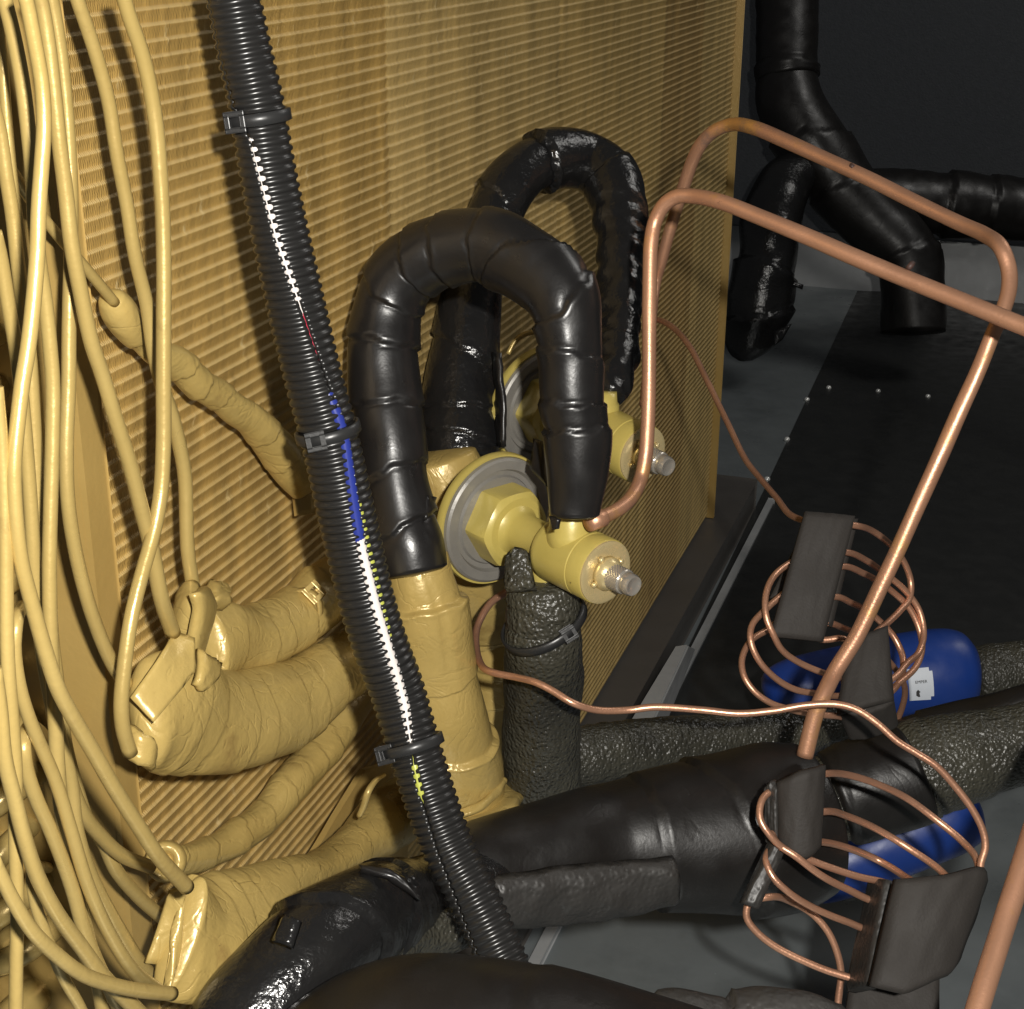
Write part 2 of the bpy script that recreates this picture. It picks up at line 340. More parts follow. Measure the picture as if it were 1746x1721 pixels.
F = [list(range(k))[::-1]]+[[i, (i+1) % k, (i+1) % k+k, i+k] for i in range(k)]
tag(link('floor_shade_sheet', V, F, M['dark'], None, False), 'dark flat sheet standing in for shade on the metal floor, with a diagonal left edge', 'shade sheet')  # no real panel: thin dark sheet paints the shade on the floor
for (x, y, lab) in [(1413, 662, 'left end of the row crossing the shade sheet on the floor'), (1497, 668, 'middle of the row crossing the shade sheet on the floor'), (1582, 677, 'right end of the row crossing the shade sheet on the floor'), (1376, 682, 'topmost on the diagonal edge of the shade sheet'), (1342, 750, 'middle one on the diagonal edge of the shade sheet'), (1308, 818, 'lowest on the diagonal shade sheet edge by the thin copper line')]:
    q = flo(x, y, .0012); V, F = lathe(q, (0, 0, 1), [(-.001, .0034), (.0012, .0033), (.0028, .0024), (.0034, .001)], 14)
    tag(link('screw', V, F, M['screw']), 'bright screw head, '+lab, 'screw', 'screws at the shade sheet on the floor')

# ------------------------------------------------------------------ evaporator coil
ZB = off(1221, 852, 0)[2]
SR = 0.0
SL = (off(88, 500, 0)-E0) @ U        # left end of fins (negative)
PITCHZ = 19.3*depth(off(660, 150, 0))/FPX*1.0
LEN = SR-SL
def fx(px, py=200): return ((off(px, py, 0)-E0) @ U - SL)/LEN
FINBLOCKS = [(0, (.42, .265, .076)), (fx(660), (.49, .335, .118)), (fx(952), (.46, .31, .105)), (fx(1126), (.34, .215, .07)), (fx(1190), (.44, .305, .11))]
base = E0*np.array((1, 1, 0))
coil = thing('evaporator_coil', 'large gold painted finned coil with horizontal ridges filling the left half', 'coil', base+U*(SL/2)+np.array((0, 0, ZB)))
ZT = H+.14
nz = int((ZT-ZB)/PITCHZ*10); nx = 420
zz = np.linspace(ZB, ZT, nz)[:, None]; ss = np.linspace(0, 1, nx)[None, :]
ph = (zz/PITCHZ) % 1.0
tri = np.abs(ph-.5)*2                      # 0 in the middle of a valley, 1 on a ridge
ridge = np.where(ph < .17, 1-ph/.17, ((ph-.17)/.83)**1.6)   # short face looking up, long face below
dent = np.clip(lump(ss*70, zz*40*0+0, 4)*.5+lump(ss*160, zz*0, 6)*.3+np.sin(zz*55+ss*31)*.4+np.sin(zz*140+ss*90)*.3-.55, 0, 1)
amp = .00100*(1-.7*dent)
wave = .0004*lump(ss*40, zz*0, 8)+.0003*np.sin(zz*60+ss*50)
seam = -.0008*np.exp(-((ss-fx(660))/.002)**2)-.0008*np.exp(-((ss-fx(952))/.002)**2)
o_ = ridge*amp+wave*dent*2+seam+rng.normal(0, .00006, (nz, nx))
Pxy = (base[None, None]+U[None, None]*(SL+ss*LEN)[..., None]) + N[None, None]*o_[..., None] + np.zeros((nz, 1, 1)); Pxy = Pxy.copy(); Pxy[..., 2] = zz
ii = (np.arange(nz-1)[:, None]*nx+np.arange(nx-1)[None]).ravel()
F = np.stack((ii, ii+1, ii+nx+1, ii+nx), -1)
uv = np.stack((np.broadcast_to(ss, (nz, nx)), np.broadcast_to(zz, (nz, nx))), -1).reshape(-1, 2)
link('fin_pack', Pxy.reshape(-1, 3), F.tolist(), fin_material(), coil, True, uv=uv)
def cbox(s0, s1, n0, n1, z0, z1, bev=.0006):
    c = base+U*(s0+s1)/2+N*(n0+n1)/2; c = np.array((c[0], c[1], (z0+z1)/2))
    return box(c, U*(s1-s0)/2, N*(n1-n0)/2, np.array((0, 0, (z1-z0)/2)), bev)
V, F = cbox(SL+.004, SR-.001, -.20, -.004, ZB, ZT); link('core', V, F, M['plate'], coil, False)
V, F = cbox(SR, SR+.004, -.20, .006, ZB-.002, ZT); link('end_flange', V, F, M['plate'], coil, False)
V, F = join(cbox(SL-.003, SL+.001, -.22, .004, ZB-.03, ZT), cbox(SL-.0028, SL+.009, .0041, .0062, ZB-.03, ZT)); link('end_plate', V, F, M['plate'], coil, False)
# U-shaped return bends that stick out of the left end plate
def endp(px, py):   # point on the left end plate under a pixel
    r = ray(px, py); q = base+U*SL; t = ((q-CP) @ U)/(r @ U); return CP+r*t
for i, (px, py, ang, sc_) in enumerate([(30, 1135, .5, 1), (62, 1222, .7, 1), (70, 1310, .6, 1), (8, 1425, .6, 1), (82, 1490, .6, 1), (112, 1560, .5, 1), (70, 1685, .5, 1.5), (6, 655, 1.2, 1), (8, 715, .5, 1), (62, 880, .4, 1), (60, 960, .6, 1), (20, 790, .6, 1), (60, 1400, 1.1, .9), (5, 560, .5, 1), (5, 170, .5, 1)]):
    q = endp(px, py); dv = -N*math.cos(ang)-np.array((0, 0, 1))*math.sin(ang); R = .011*sc_; r = .0043*sc_
    P3 = [q+U*.004, q-U*.012]+[q-U*(.012+R*math.sin(a))+dv*R*(1-math.cos(a)) for a in np.linspace(.3, PI-.3, 7)]+[q+dv*2*R-U*.012, q+dv*2*R+U*.004]
    t = tube_path3(P3, r); V, F = sweep(t, 16); link('return_bend', V, F, M['tube'], coil)

# drain pan ledge under the coil
edge = flo(1300, 835, .004); po = N @ (edge-E0)
PE = (flo(1262, 812, ZB)-E0) @ U
V, F = join(cbox(SL-.05, PE, -.25, po, .0, ZB-.003, .002))
tag(link('drain_pan', V, F, M['pan'], None, False), 'dark steel drain pan running under the foot of the gold coil', 'pan')
V, F = cbox(SL, PE+.02, po+.012, po+.017, .0, .006, .001)
tag(link('floor_rail', V, F, M['galv2'], None, False), 'long thin metal rail on the floor along the dark drain pan', 'rail')
a, b, c_ = flo(1165, 1108, .03), flo(1040, 1320, .03), None
V1, F1 = slab([flo(1152, 1104, .03), flo(1040, 1290, .03)], [flo(1172, 1101, .03), flo(1085, 1290, .03)], .0016, 4, 4, rnd=False)
V2, F2 = slab([flo(1173, 1102, .0295), flo(1086, 1290, .0295)], [flo(1184, 1107, .008), flo(1112, 1290, .008)], .0016, 4, 4, rnd=False)
V, F = join((V1, F1), (V2, F2)); tag(link('angle_bracket', V, F, M['galv2'], None, False), 'pale grey bent metal angle strip on the floor behind the foam pipe', 'bracket')

# ------------------------------------------------------------------ gold distributor tubes
TG = 'gold distributor tubes hanging down the left side of the coil'
tubes = [
 ([(205,-25),(223,35),(241,87),(256,150),(267,223),(273,296),(277,366),(279,450),(279,550),(279,655),(279,760),(274,846),(260,916),(240,986),(223,1056),(210,1150),(206,1200),(209,1240),(222,1285)], .040, 12.2, 'rightmost gold tube, bending down the left edge of the wide wrapped manifold'),
 ([(125,-25),(132,0),(150,52),(167,105),(185,174),(199,262),(216,349),(230,436),(251,523),(262,600),(277,660),(293,707),(305,755),(315,811),(318,900),(320,940),(330,1005),(336,1030)], .026, 11.5, 'gold tube crossing behind the rightmost one into the folded manifold end'),
 ([(62,-25),(70,0),(82,70),(92,157),(101,244),(112,331),(122,418),(139,506),(155,580),(174,637),(195,707),(220,787),(240,864),(258,934),(275,1020),(295,1080,.036)], .038, 12.5, 'long slanting gold tube entering the top of the wide wrapped manifold'),
 ([(84,-20),(92,20),(105,105),(115,209),(121,314),(121,420),(118,550),(117,655),(113,759),(115,846),(124,916),(139,986),(160,1056),(190,1128),(218,1170)], .027, 11.5, 'gold tube bowing left then curving right behind the wide manifold'),
 ([(38,-20),(45,0),(59,70),(71,139),(75,209),(71,279),(66,349),(63,436),(56,523),(47,600),(38,655),(30,724),(24,794),(26,864),(35,951),(52,1021),(74,1100),(98,1173),(122,1219),(157,1278),(195,1344),(237,1410),(272,1463),(318,1513)], .066, 12.5, 'S-shaped gold tube running over all the others to the lowest manifold'),
 ([(4,-20),(8,0),(21,52),(38,139),(49,227),(56,296),(60,380),(68,453),(78,520),(86,600),(90,655),(89,760),(86,864),(84,968),(86,1073),(90,1150),(94,1220),(98,1300),(105,1380),(116,1440),(130,1520),(150,1600),(168,1680),(178,1740)], .044, 12, 'nearly straight gold tube in the middle of the bundle, running off the bottom'),
 ([(-14,170),(0,225),(10,296),(21,366),(31,453),(40,523),(48,580),(54,660),(60,760),(66,880),(72,1003),(78,1080),(84,1150),(92,1225),(115,1316),(139,1382),(174,1428),(209,1459),(256,1478)], .030, 11.5, 'gold tube curling into the rolled end of the slim wrapped pipe'),
 ([(-10,395),(0,436),(14,523),(26,590),(36,670),(46,780),(52,860),(58,960),(66,1060),(80,1160),(100,1250),(121,1335),(130,1410),(151,1482),(176,1536),(209,1595),(235,1637),(275,1684)], .034, 11.5, 'gold tube fanning out low to the left side of the bottom flap'),
 ([(-6,660),(0,724),(7,829),(10,934),(11,1038),(13,1126),(21,1230),(27,1320),(26,1400),(27,1460),(30,1545),(28,1640),(27,1740)], .064, 11.5, 'gold tube dropping straight down near the left picture edge'),
 ([(-10,1140),(0,1209),(8,1293),(25,1364),(42,1431),(63,1494),(96,1557),(138,1615),(175,1665),(215,1705),(250,1740)], .072, 12.5, 'gold tube sweeping from the left edge to the bottom edge'),
 ([(-14,1460),(0,1490),(25,1540),(54,1586),(96,1628),(142,1662),(189,1679),(235,1689),(293,1695)], .082, 11.5, 'lowest sweeping gold tube joining the bottom corner of the lowest manifold'),
 ([(78,1262,-.02),(62,1244,.02),(48,1242,.045),(40,1268),(46,1314),(63,1364),(84,1410),(109,1473),(126,1523),(142,1580),(165,1640),(192,1695),(215,1740)], .052, 11.5, 'gold tube starting in a bright hook beside the end plate'),
 ([(62,1052,-.02),(50,1040,.02),(36,1038,.045),(28,1062),(25,1105),(33,1168),(50,1226),(71,1276),(90,1320),(104,1360),(122,1420),(150,1510),(186,1590),(224,1650),(272,1690,.05)], .055, 11, 'short gold tube with a looped top left of the bundle'),
 ([(84,1000),(88,1080),(96,1150),(112,1270),(130,1340),(150,1400),(176,1436),(197,1482),(235,1528),(278,1566)], .024, 11, 'gold tube hugging the fins towards the loose flap'),
 ([(84,1480,-.03),(64,1480,.02),(54,1500),(60,1540),(71,1574),(90,1625),(110,1670),(134,1712),(150,1745)], .060, 9, 'thin gold tube at the bottom left behind the sweeping tubes'),
 ([(-6,20),(4,110),(12,210),(22,310),(34,400),(44,480),(52,570),(60,640),(66,720),(72,800),(78,900)], .020, 9, 'thin gold tube deep behind the bundle at upper left'),
]
for pts, o, r, lab in tubes:
    t = tube_path([(q[0], q[1], q[2] if len(q) > 2 else o, r*1.07) for q in pts], 'o', .0025)
    k = len(lab); V, F = sweep(t, 18, lambda s, th, rr, k=k: .00012*lump(s*40, th, k)); tag(link('distributor_tube', V, F, M['tube']), lab, 'tube', TG)

# ------------------------------------------------------------------ gold wrapped pipes and manifolds
def wrapped(name, label, cat, pts, mode, edges, mtl, n=44, group=None, rough=.0004, seed=1, capround=.003, step=.0012, extra=None, parent=None, f=60, lip=None):
    gold = mtl is M['wrap']; step = min(step, .00045) if gold else step
    t = tube_path(pts, mode, step); d0 = wraps(t, edges, rough, seed, f, (0 if gold else .30) if lip is None else lip)
    d = (lambda s, th, r: d0(s, th, r)+extra(s, th, r, t)) if extra else d0
    V, F = sweep(t, n, d, True, capround)
    o = link(name, V, F, mtl, parent)
    if label: tag(o, label, cat, group)
    return o, t
GW = 'gold painted insulated pipes on the coil'
# slim pipe high on the fins, with the thin tube running into it
th_ = thing('wrapped_pipe', 'slender gold taped pipe slanting down across the fins to the black conduit', 'pipe', off(370, 680, .012), GW)
t = tube_path([(10,275,.016,9),(24,296,.016,9.5),(45,331,.016,9.5),(84,384,.016,9.5),(140,450,.016,9.5),(196,517,.016,9.5)], 'o', .0025); V, F = sweep(t, 16); link('inlet_tube', V, F, M['tube'], th_)
wrapped('end_sleeve', None, None, [(186,502,.014,20),(198,522,.014,30),(212,545,.014,31),(228,570,.014,25),(240,586,.014,17),(252,600,.014,16)], 'o', [(234, 578, .2, .0005)], M['wrap'], parent=th_, capround=.002)
wrapped('insulation', None, None, [(242,588,.014,17),(262,600,.014,21),(300,621,.013,26),(338,655,.013,26.5),(371,675,.013,25),(400,697,.013,25),(429,717,.013,26),(464,756,.013,30),(488,790,.013,32),(505,812,.013,29),(520,838,.013,18)], 'o',
        [(262,600,.2,.0006),(306,630,.3,.0011),(338,652,-.2,.001),(372,676,.2,.0008),(448,738,.3,.0009),(478,778,-.1,.0006)], M['wrap'], parent=th_, rough=.0007, seed=5)
V, F = slab([off(500, 845, .006), off(532, 843, .006)], [off(504, 880, .010), off(534, 876, .010)], .0016, 6, 6); link('end_tab', V, F, M['plate'], th_, False)

# rear manifold with a folded open end
th_ = thing('rear_manifold', 'gold wrapped manifold with a split folded end, behind the wider one', 'manifold', off(430, 1090, .02), GW)
wrapped('insulation', None, None, [(352,1098,.022,66,.5),(380,1092,.022,62,.55),(430,1090,.022,56,.6),(480,1068,.022,54,.7),(515,1045,.022,52,.8),(555,1008,.022,50,.9),(600,972,.022,44,.9)], 'o',
        [(395,1090,.1,.0008),(446,1090,.15,.0010),(472,1075,.1,.0008),(505,1050,.3,.0008),(545,1015,.3,.0012)], M['wrap'], parent=th_, rough=.0005, seed=8)
V, F = slab([off(318,1002,.024), off(308,1030,.024), off(301,1066,.024), off(300,1110,.024)], [off(342,1000,.030), off(338,1030,.036), off(330,1066,.034), off(322,1120,.030)], .005, 14, 8, bulgev=.0015, rough=.0004); link('fold', V, F, M['wrap'], th_)
V, F = slab([off(345,1000,.032), off(362,1030,.030), off(352,1066,.03), off(332,1130,.03)], [off(330,1012,.040), off(336,1040,.040), off(326,1090,.038), off(318,1130,.036)], .004, 14, 8, bulgev=.001, rough=.00012, seed=9); link('fold', V, F, M['wrap'], th_)
V, F = slab([off(352,995,.020), off(384,1003,.022)], [off(360,1030,.028), off(388,1034,.028)], .006, 8, 8, rough=.0006, seed=12); link('end_lump', V, F, M['wrap'], th_)

# wide manifold
def dimples(s, th, r, t):
    return .0016*np.clip(lump(s*45, th, 31), 0, 1)*np.exp(-(s/.045)**2) - .0012*np.clip(lump(s*70, th, 33), 0, 1)*np.exp(-(s/.06)**2)
th_ = thing('wide_manifold', 'wide gold taped manifold swollen at its left end and narrowing to the right', 'manifold', off(420, 1215, .05), GW)
wrapped('insulation', None, None, [(238,1212,0.034,72,.45),(268,1210,0.034,98,.45),(300,1216,0.034,104,.48),(345,1228,0.034,92,.52),(400,1228,0.034,83,.6),(450,1215,0.034,78,.66),(500,1196,0.034,72,.7),(545,1163,0.034,60,.8),(585,1138,0.034,55,.9),(625,1112,0.036,50,.9),(655,1094,0.034,40,.9)], 'o',
        [(312,1216,0.104,.0008),(346,1226,0.264,.0009),(398,1228,0.084,.0010),(432,1222,0.064,.0008),(484,1200,0.104,.0010),(520,1180,0.334,.0007),(552,1158,0.284,.0011),(590,1135,0.234,.0008)], M['wrap'], 56, parent=th_, rough=.0004, seed=11, capround=.006, extra=dimples)
V, F = slab([off(297,1078,0.0355), off(270,1118,0.0375), off(222,1190,0.0355)], [off(332,1088,0.0405), off(330,1145,0.043), off(262,1232,0.0425)], .0014, 16, 10, bulge=.0008, rough=.0003, seed=4); link('shoulder_fold', V, F, M['wrap'], th_)
V, F = slab([off(336,1106,0.0405), off(352,1116,0.0425), off(374,1130,0.0415)], [off(332,1166,0.044), off(342,1180,0.0445), off(356,1170,0.0435)], .0026, 10, 8, bulgev=.001, rough=.0005, seed=7); link('pinched_flap', V, F, M['wrap'], th_)
V, F = slab([off(226,1236,0.0365), off(246,1250,0.0405), off(262,1270,0.0405)], [off(216,1292,0.0365), off(240,1304,0.0405), off(252,1312,0.0395)], .004, 10, 8, bulge=.001, rough=.0005, seed=17); link('lower_fold', V, F, M['wrap'], th_)

# slim pipe with rolled end
th_ = thing('slim_wrapped_pipe', 'slim gold taped pipe with a rolled ring at its lower left end', 'pipe', off(430, 1400, .014), GW)
wrapped('insulation', None, None, [(286,1470,.016,24),(316,1466,.016,26),(364,1450,.016,26),(406,1424,.016,27),(456,1388,.016,28),(493,1342,.016,32),(527,1303,.016,33),(559,1262,.016,34),(590,1218,.016,33),(625,1170,.016,32),(680,1110,.016,32)], 'o',
        [(300,1468,.1,.0008),(352,1452,.25,.0006),(408,1424,.3,.0008),(446,1394,.2,.0005),(486,1350,.3,.0006),(510,1322,.4,.0005),(535,1292,.4,.0006),(560,1262,.3,.0008)], M['wrap'], parent=th_, rough=.0007, seed=21)
q0 = off(284, 1469, .018); ax = off(270, 1466, .020)-off(300, 1468, .016); ax /= np.linalg.norm(ax)
q1 = CP-q0; q1 = q1/np.linalg.norm(q1); axr = ax*.75+q1*.66; axr /= np.linalg.norm(axr)
V, F = lathe(q0+axr*.001, axr, [(-.004, .004), (-.003, .0062), (0, .0068), (.003, .0064), (.0048, .0052), (.0046, .0040), (.003, .0030), (0, .0026), (-.002, .0015)], 30); link('rolled_ring', V, F, M['wrap'], th_)

# lowest manifold with loose flap
th_ = thing('low_manifold', 'lowest gold taped manifold with a square end and creased wrapping', 'manifold', off(400, 1580, .06), GW)
wrapped('insulation', None, None, [(305,1597,0.046,100,.30),(318,1600,0.046,104,.36),(350,1596,0.046,102,.44),(394,1570,0.046,88,.5),(442,1540,0.046,66,.6),(488,1510,0.044,46,.8),(520,1500,0.042,40,.95),(549,1486,0.04,37,1),(594,1452,0.038,37,1),(640,1414,0.036,48,.9),(672,1390,0.034,54,.9),(730,1350,0.034,50,.9)], 'o',
        [(376,1580,0.034,.0010),(398,1568,0.104,.0009),(424,1552,0.084,.0007),(478,1515,0.234,.0009),(512,1502,0.284,.0014),(556,1482,0.234,.0009),(602,1446,0.284,.0009),(650,1406,0.284,.0010)], M['wrap'], 56, parent=th_, rough=.0005, seed=41, capround=.0015, extra=lambda s, th, r, t: .0010*lump(s*60, th, 77)*np.exp(-(s/.05)**2))
V, F = slab([off(290,1519,0.0405), off(318,1506,0.0465)], [off(247,1642,0.0385), off(300,1645,0.0445)], .002, 8, 12, rough=.0002); link('loose_flap', V, F, M['wrap'], th_)
V, F = slab([off(314,1512,0.0445), off(298,1580,0.0445)], [off(300,1640,0.0465), off(282,1702,0.0485)], .003, 10, 8, rough=.0003, seed=2); link('edge_seam', V, F, M['wrap'], th_)

# gold mounting plate at the foot, behind the conduit
q = [off(618, 1312, .016), off(700, 1290, .016), off(690, 1480, .016), off(530, 1456, .016)]
V, F = slab([q[0], q[1]], [q[3], q[2]], .004, 10, 10, rough=.0004); tag(link('mounting_plate', V, F, M['plate'], None, False), 'flat gold plate standing on the fins behind the conduit foot', 'plate')
t = tube_path([(655,1322,.05,4),(640,1332,.05,5),(628,1350,.05,6),(620,1375,.048,6),(612,1392,.046,5)], 'o'); V, F = sweep(t, 12); tag(link('wire_clip', V, F, M['tube']), 'small curved gold clip on the mounting plate beside the conduit', 'clip')

# central wrapped body under the front loop
def layers(s, th, r, t):
    o = 0
    for (y, tl, h) in ((1027, .12, .0026), (1262, .22, .0022)):
        x = s-frac_at(t, 728, y)+tl*r*np.sin(th+.3)+.0004*np.sin(th*9)
        o = o+h/(1+np.exp(-np.clip(x/.00025, -40, 40)))+.0005*np.exp(-((x-.001)/.001)**2)
    a = np.abs((th+.05*np.sin(s*60)+.25) % (2*PI)); crack = np.exp(-(np.minimum(a, 2*PI-a)/.075)**2)*np.exp(-((s-.030)/.022)**2)
    return o-.0011*crack
th_ = thing('wrapped_elbow_body', 'stout gold taped upright pipe under the front black loop', 'pipe', at(770, 1380, .62), GW)
wrapped('insulation', None, None, [(706,940,.60,55),(714,985,.60,57),(722,1020,.602,60),(730,1050,.604,60),(738,1100,.61,58),(748,1150,.615,55),(760,1210,.62,57),(768,1265,.63,62),(773,1320,.64,66),(776,1370,.65,66)], 'd',
        [(745,1158,-.10,.0012)], M['wrap'], 60, parent=th_, rough=.0004, seed=51, extra=layers)
V, F = slab([at(690,1372,.66), at(770,1340,.67), at(856,1322,.68), at(884,1370,.66)], [at(720,1432,.62), at(790,1425,.62), at(846,1410,.62), at(886,1382,.635)], .006, 18, 10, bulgev=.002, rough=.0006, seed=14); link('foot_flange', V, F, M['wrap'], th_)
t = tube_path([(770,1395,.615,7),(810,1380,.618,8),(845,1352,.63,8),(860,1330,.64,7)], 'd'); V, F = sweep(t, 14, foam(3, .0004)); link('foot_bead', V, F, M['wrap'], th_)

# rear gold body, between the valve disc and the foam pipe
th_ = thing('rear_wrapped_body', 'gold wrapped pipe partly hidden behind the grey valve disc', 'pipe', off(830, 1330, .02), GW)
wrapped('insulation', None, None, [(748,770,.675,58),(765,830,.68,66),(785,900,.69,74),(812,980,.705,74),(838,1060,.73,66),(846,1130,.735,56),(850,1200,.74,50),(850,1290,.745,48)], 'd',
        [(770,850,.2,.001),(838,1078,-.35,.002),(846,1140,.3,.002),(850,1192,-.2,.0014)], M['wrap'], 48, parent=th_, rough=.0010, seed=61)

# ------------------------------------------------------------------ valves
def valve(d0, p0, d1, p1, label, foamy):
    A = at(*p0, d0); B = at(*p1, d1); L = np.linalg.norm(B-A); a = (B-A)/L
    e = thing('expansion_valve', label, 'valve', A, 'yellow expansion valves in front of the coil')
    k = .0284
    V, F = lathe(A, a, [(-.0048, .2*k), (-.0046, .93*k), (-.0040, .985*k), (-.003, k), (-.001, k), (.0004, .985*k), (.0002, .955*k), (-.003, .94*k)], 72); sharp(link('disc_rim', V, F, M['brassy'], e), 30)
    V, F = lathe(A, a, [(-.002, .3*k), (-.002, .95*k), (.0007, .95*k), (.0016, .945*k), (.0024, .91*k), (.0022, .78*k), (.0002, .745*k), (.0000, .68*k), (.0012, .655*k), (.0012, .3*k)], 72); sharp(link('disc_face', V, F, M['zinc'], e), 30)
    # hexagon nut, chamfered
    x = np.cross(a, (0, 0, 1)); x /= np.linalg.norm(x); y = np.cross(a, x); n = 72; Vh = []
    prof = [(.001, .0158, 1), (.0112, .0158, 1), (.0128, .0154, .6), (.0138, .0142, .0), (.0142, .0134, 0), (.0142, .0096, 0)]
    for tt, r, hx in prof:
        for i in range(n):
            q = 2*PI*i/n+.25; hr = .0174*math.cos(PI/6)/math.cos(((q) % (PI/3))-PI/6); rr = (min(hr, .0170)*hx+r*(1-hx)) if hx > 0 else r
            Vh.append(A+a*tt+(x*math.cos(q)+y*math.sin(q))*rr)
    Fh = [[i*n+j, i*n+(j+1) % n, (i+1)*n+(j+1) % n, (i+1)*n+j] for i in range(len(prof)-1) for j in range(n)]+[list(range((len(prof)-1)*n, len(prof)*n))]
    sharp(link('hex_nut', Vh, Fh, M['brassy'], e), 24)
    V, F = lathe(A, a, [(.010, .0104), (.0141, .0104), (.0158, .0086), (.0180, .0079), (.385*L, .0079), (.405*L, .0084), (.425*L, .0104), (.44*L, .0120), (.46*L, .0129), (.48*L, .0131), (.70*L, .0131), (.703*L, .0127), (.708*L, .0127), (.711*L, .0131), (.795*L, .0131), (.803*L, .0128), (.805*L, .0120)], 64); sharp(link('body', V, F, M['brassy'], e), 40)
    V, F = lathe(A, a, [(.80*L, .0127), (.812*L, .0126), (.817*L, .0115), (.813*L, .0085), (.812*L, .006)], 64); sharp(link('end_cap', V, F, M['brass'], e), 40)
    Vp = [lathe(A+a*.812*L, a, [(0, .0068), (.0022, .0066), (.0044, .0052), (.006, .002)], 32)]
    for q in (.4, 1.9, 3.6, 5.2): Vp.append(lathe(A+a*.815*L+(x*math.cos(q)+y*math.sin(q))*.0074, a, [(0, .0012), (.0014, .0011), (.0018, .0004)], 12))
    V, F = join(*Vp); link('gland', V, F, M['brass'], e)
    # knurled stem
    n = 88; Vk = []; ks = np.linspace(.86*L, .945*L, 22)
    for i, tt in enumerate(ks):
        for j in range(n):
            q = 2*PI*j/n; r = .0045+.00046*(abs((q*22/(2*PI)+i*.24) % 1-.5)+abs((q*22/(2*PI)-i*.24) % 1-.5))*1.6
            if i in (0, len(ks)-1): r = .0046
            Vk.append(A+a*tt+(x*math.cos(q)+y*math.sin(q))*r)
    Fk = [[i*n+j, i*n+(j+1) % n, (i+1)*n+(j+1) % n, (i+1)*n+j] for i in range(len(ks)-1) for j in range(n)]+[list(range(n))[::-1], list(range((len(ks)-1)*n, len(ks)*n))]
    V, F = join((np.array(Vk), Fk), lathe(A, a, [(.94*L, .0042), (.95*L, .0042), (.952*L, .0043), (.985*L, .0043), (1.0*L, .0038), (1.0*L, .0032), (.996*L, .0028), (.996*L, .0005)], 40)); sharp(link('knurled_stem', V, F, M['steel'], e), 45)
    q = A+a*.60*L; up = np.array((0, 0, 1))
    V, F = lathe(q+(np.array((-.002, 0, 0)) if foamy else -a*.009), up, [(.003, .0098), (.0118, .0094), (.0134, .0086), (.032, .0082)] if foamy else [(.004, .0078), (.0145, .0070), (.0155, .0062), (.020, .0058)], 40); link('outlet_collar', V, F, M['brassy'], e)
    V, F = lathe(A+a*.40*L, -up, [(.0, .0070), (.03 if foamy else .012, .0070)], 32); link('inlet_stub', V, F, M['brassy'], e)
    return A, a, L
A1, a1, L1 = valve(.630, (846, 886), .570, (1081, 1000), 'yellow valve with a big grey disc in front of the vertical foam pipe', True)
A2, a2, L2 = valve(.700, (926, 694), .640, (1140, 797), 'smaller looking yellow valve further back, half hidden by the front black loop', False)

# ------------------------------------------------------------------ black taped loops
BL = 'black taped pipe loops above the valves'
wrapped('taped_loop', 'front black taped loop arching above the yellow valve', 'insulated pipe',
  [(708,982,.585,56),(698,930,.585,60),(688,893,.585,56),(676,830,.585,53),(668,760,.586,56),(660,700,.588,58),(654,640,.59,60),(653,590,.59,60),(660,535,.59,58),(673,492,.588,58),(699,458,.585,60),(740,434,.58,60),(790,420,.575,61),(840,420,.57,62),(885,440,.565,62),(925,470,.56,62),(957,512,.555,57),(970,560,.555,53),(973,610,.556,53),(975,688,.558,54),(984,745,.56,55),(984,800,.562,52),(981,850,.564,46),(980,886,.565,41)], 'd',
  [(692,905,-.35,.0016),(674,806,-.3,.0011),(662,694,.10,.0012),(654,588,.12,.0013),(668,508,.35,.0012),(712,448,.25,.0012),(756,428,.12,.0011),(826,418,.0,.0011),(900,450,.85,.0017),(962,522,-.45,.0016),(972,604,.25,.0009),(975,690,.16,.0011),(984,732,.10,.0012)], M['rubber'], 56, BL, .00035, 71, .002, .0010)
wrapped('taped_loop', 'rear black taped loop with one shiny melted leg, behind the front loop', 'insulated pipe',
  [(786,790,.69,62),(787,755,.692,66),(785,708,.694,66),(787,647,.696,59),(797,566,.70,53),(806,500,.703,48),(820,430,.707,45),(844,363,.712,44),(870,316,.718,45),(905,284,.725,44),(951,270,.735,44),(1000,278,.745,46),(1036,304,.74,50),(1054,350,.73,46),(1060,403,.722,42),(1058,465,.712,38),(1057,525,.702,37),(1052,600,.687,36),(1046,640,.677,33),(1041,684,.668,27)], 'd',
  [(787,700,.05,.0014),(786,745,.3,.0018),(800,600,.5,.0016),(850,350,.4,.0013),(918,276,.1,.0030),(1040,310,-.3,.0010),(1052,590,.1,.0008)], M['gloss'], 52, BL, .0006, 81, .002, .0011,
  extra=lambda s, th, r, t: .0011*lump(s*260, th, 5)*np.clip((s-.62*t.s[-1])/.02, 0, 1)+.0008*lump(s*420, th*1, 7)*np.clip((s-.62*t.s[-1])/.02, 0, 1))
V, F = slab([at(842,600,.684), at(848,690,.684), at(850,760,.684)], [at(852,602,.672), at(860,690,.670), at(858,762,.672)], .003, 14, 6, rough=.0008); tag(link('tape_flap', V, F, M['rubber']), 'torn black edge of tape standing off the rear loop beside the valve', 'tape')
V, F = slab([at(726,845,.578), at(742,848,.586)], [at(724,888,.575), at(738,862,.584)], .002, 6, 6, rough=.0004); tag(link('tape_flap', V, F, M['rubber']), 'small torn point of black tape sticking out of the front loop', 'tape')
V, F = slab([at(912,748,.60), at(935,756,.595)], [at(906,800,.60), at(940,836,.59)], .003, 6, 8, rough=.0006); tag(link('tape_flap', V, F, M['rubber']), 'ragged black tape scrap above the grey valve disc', 'tape')
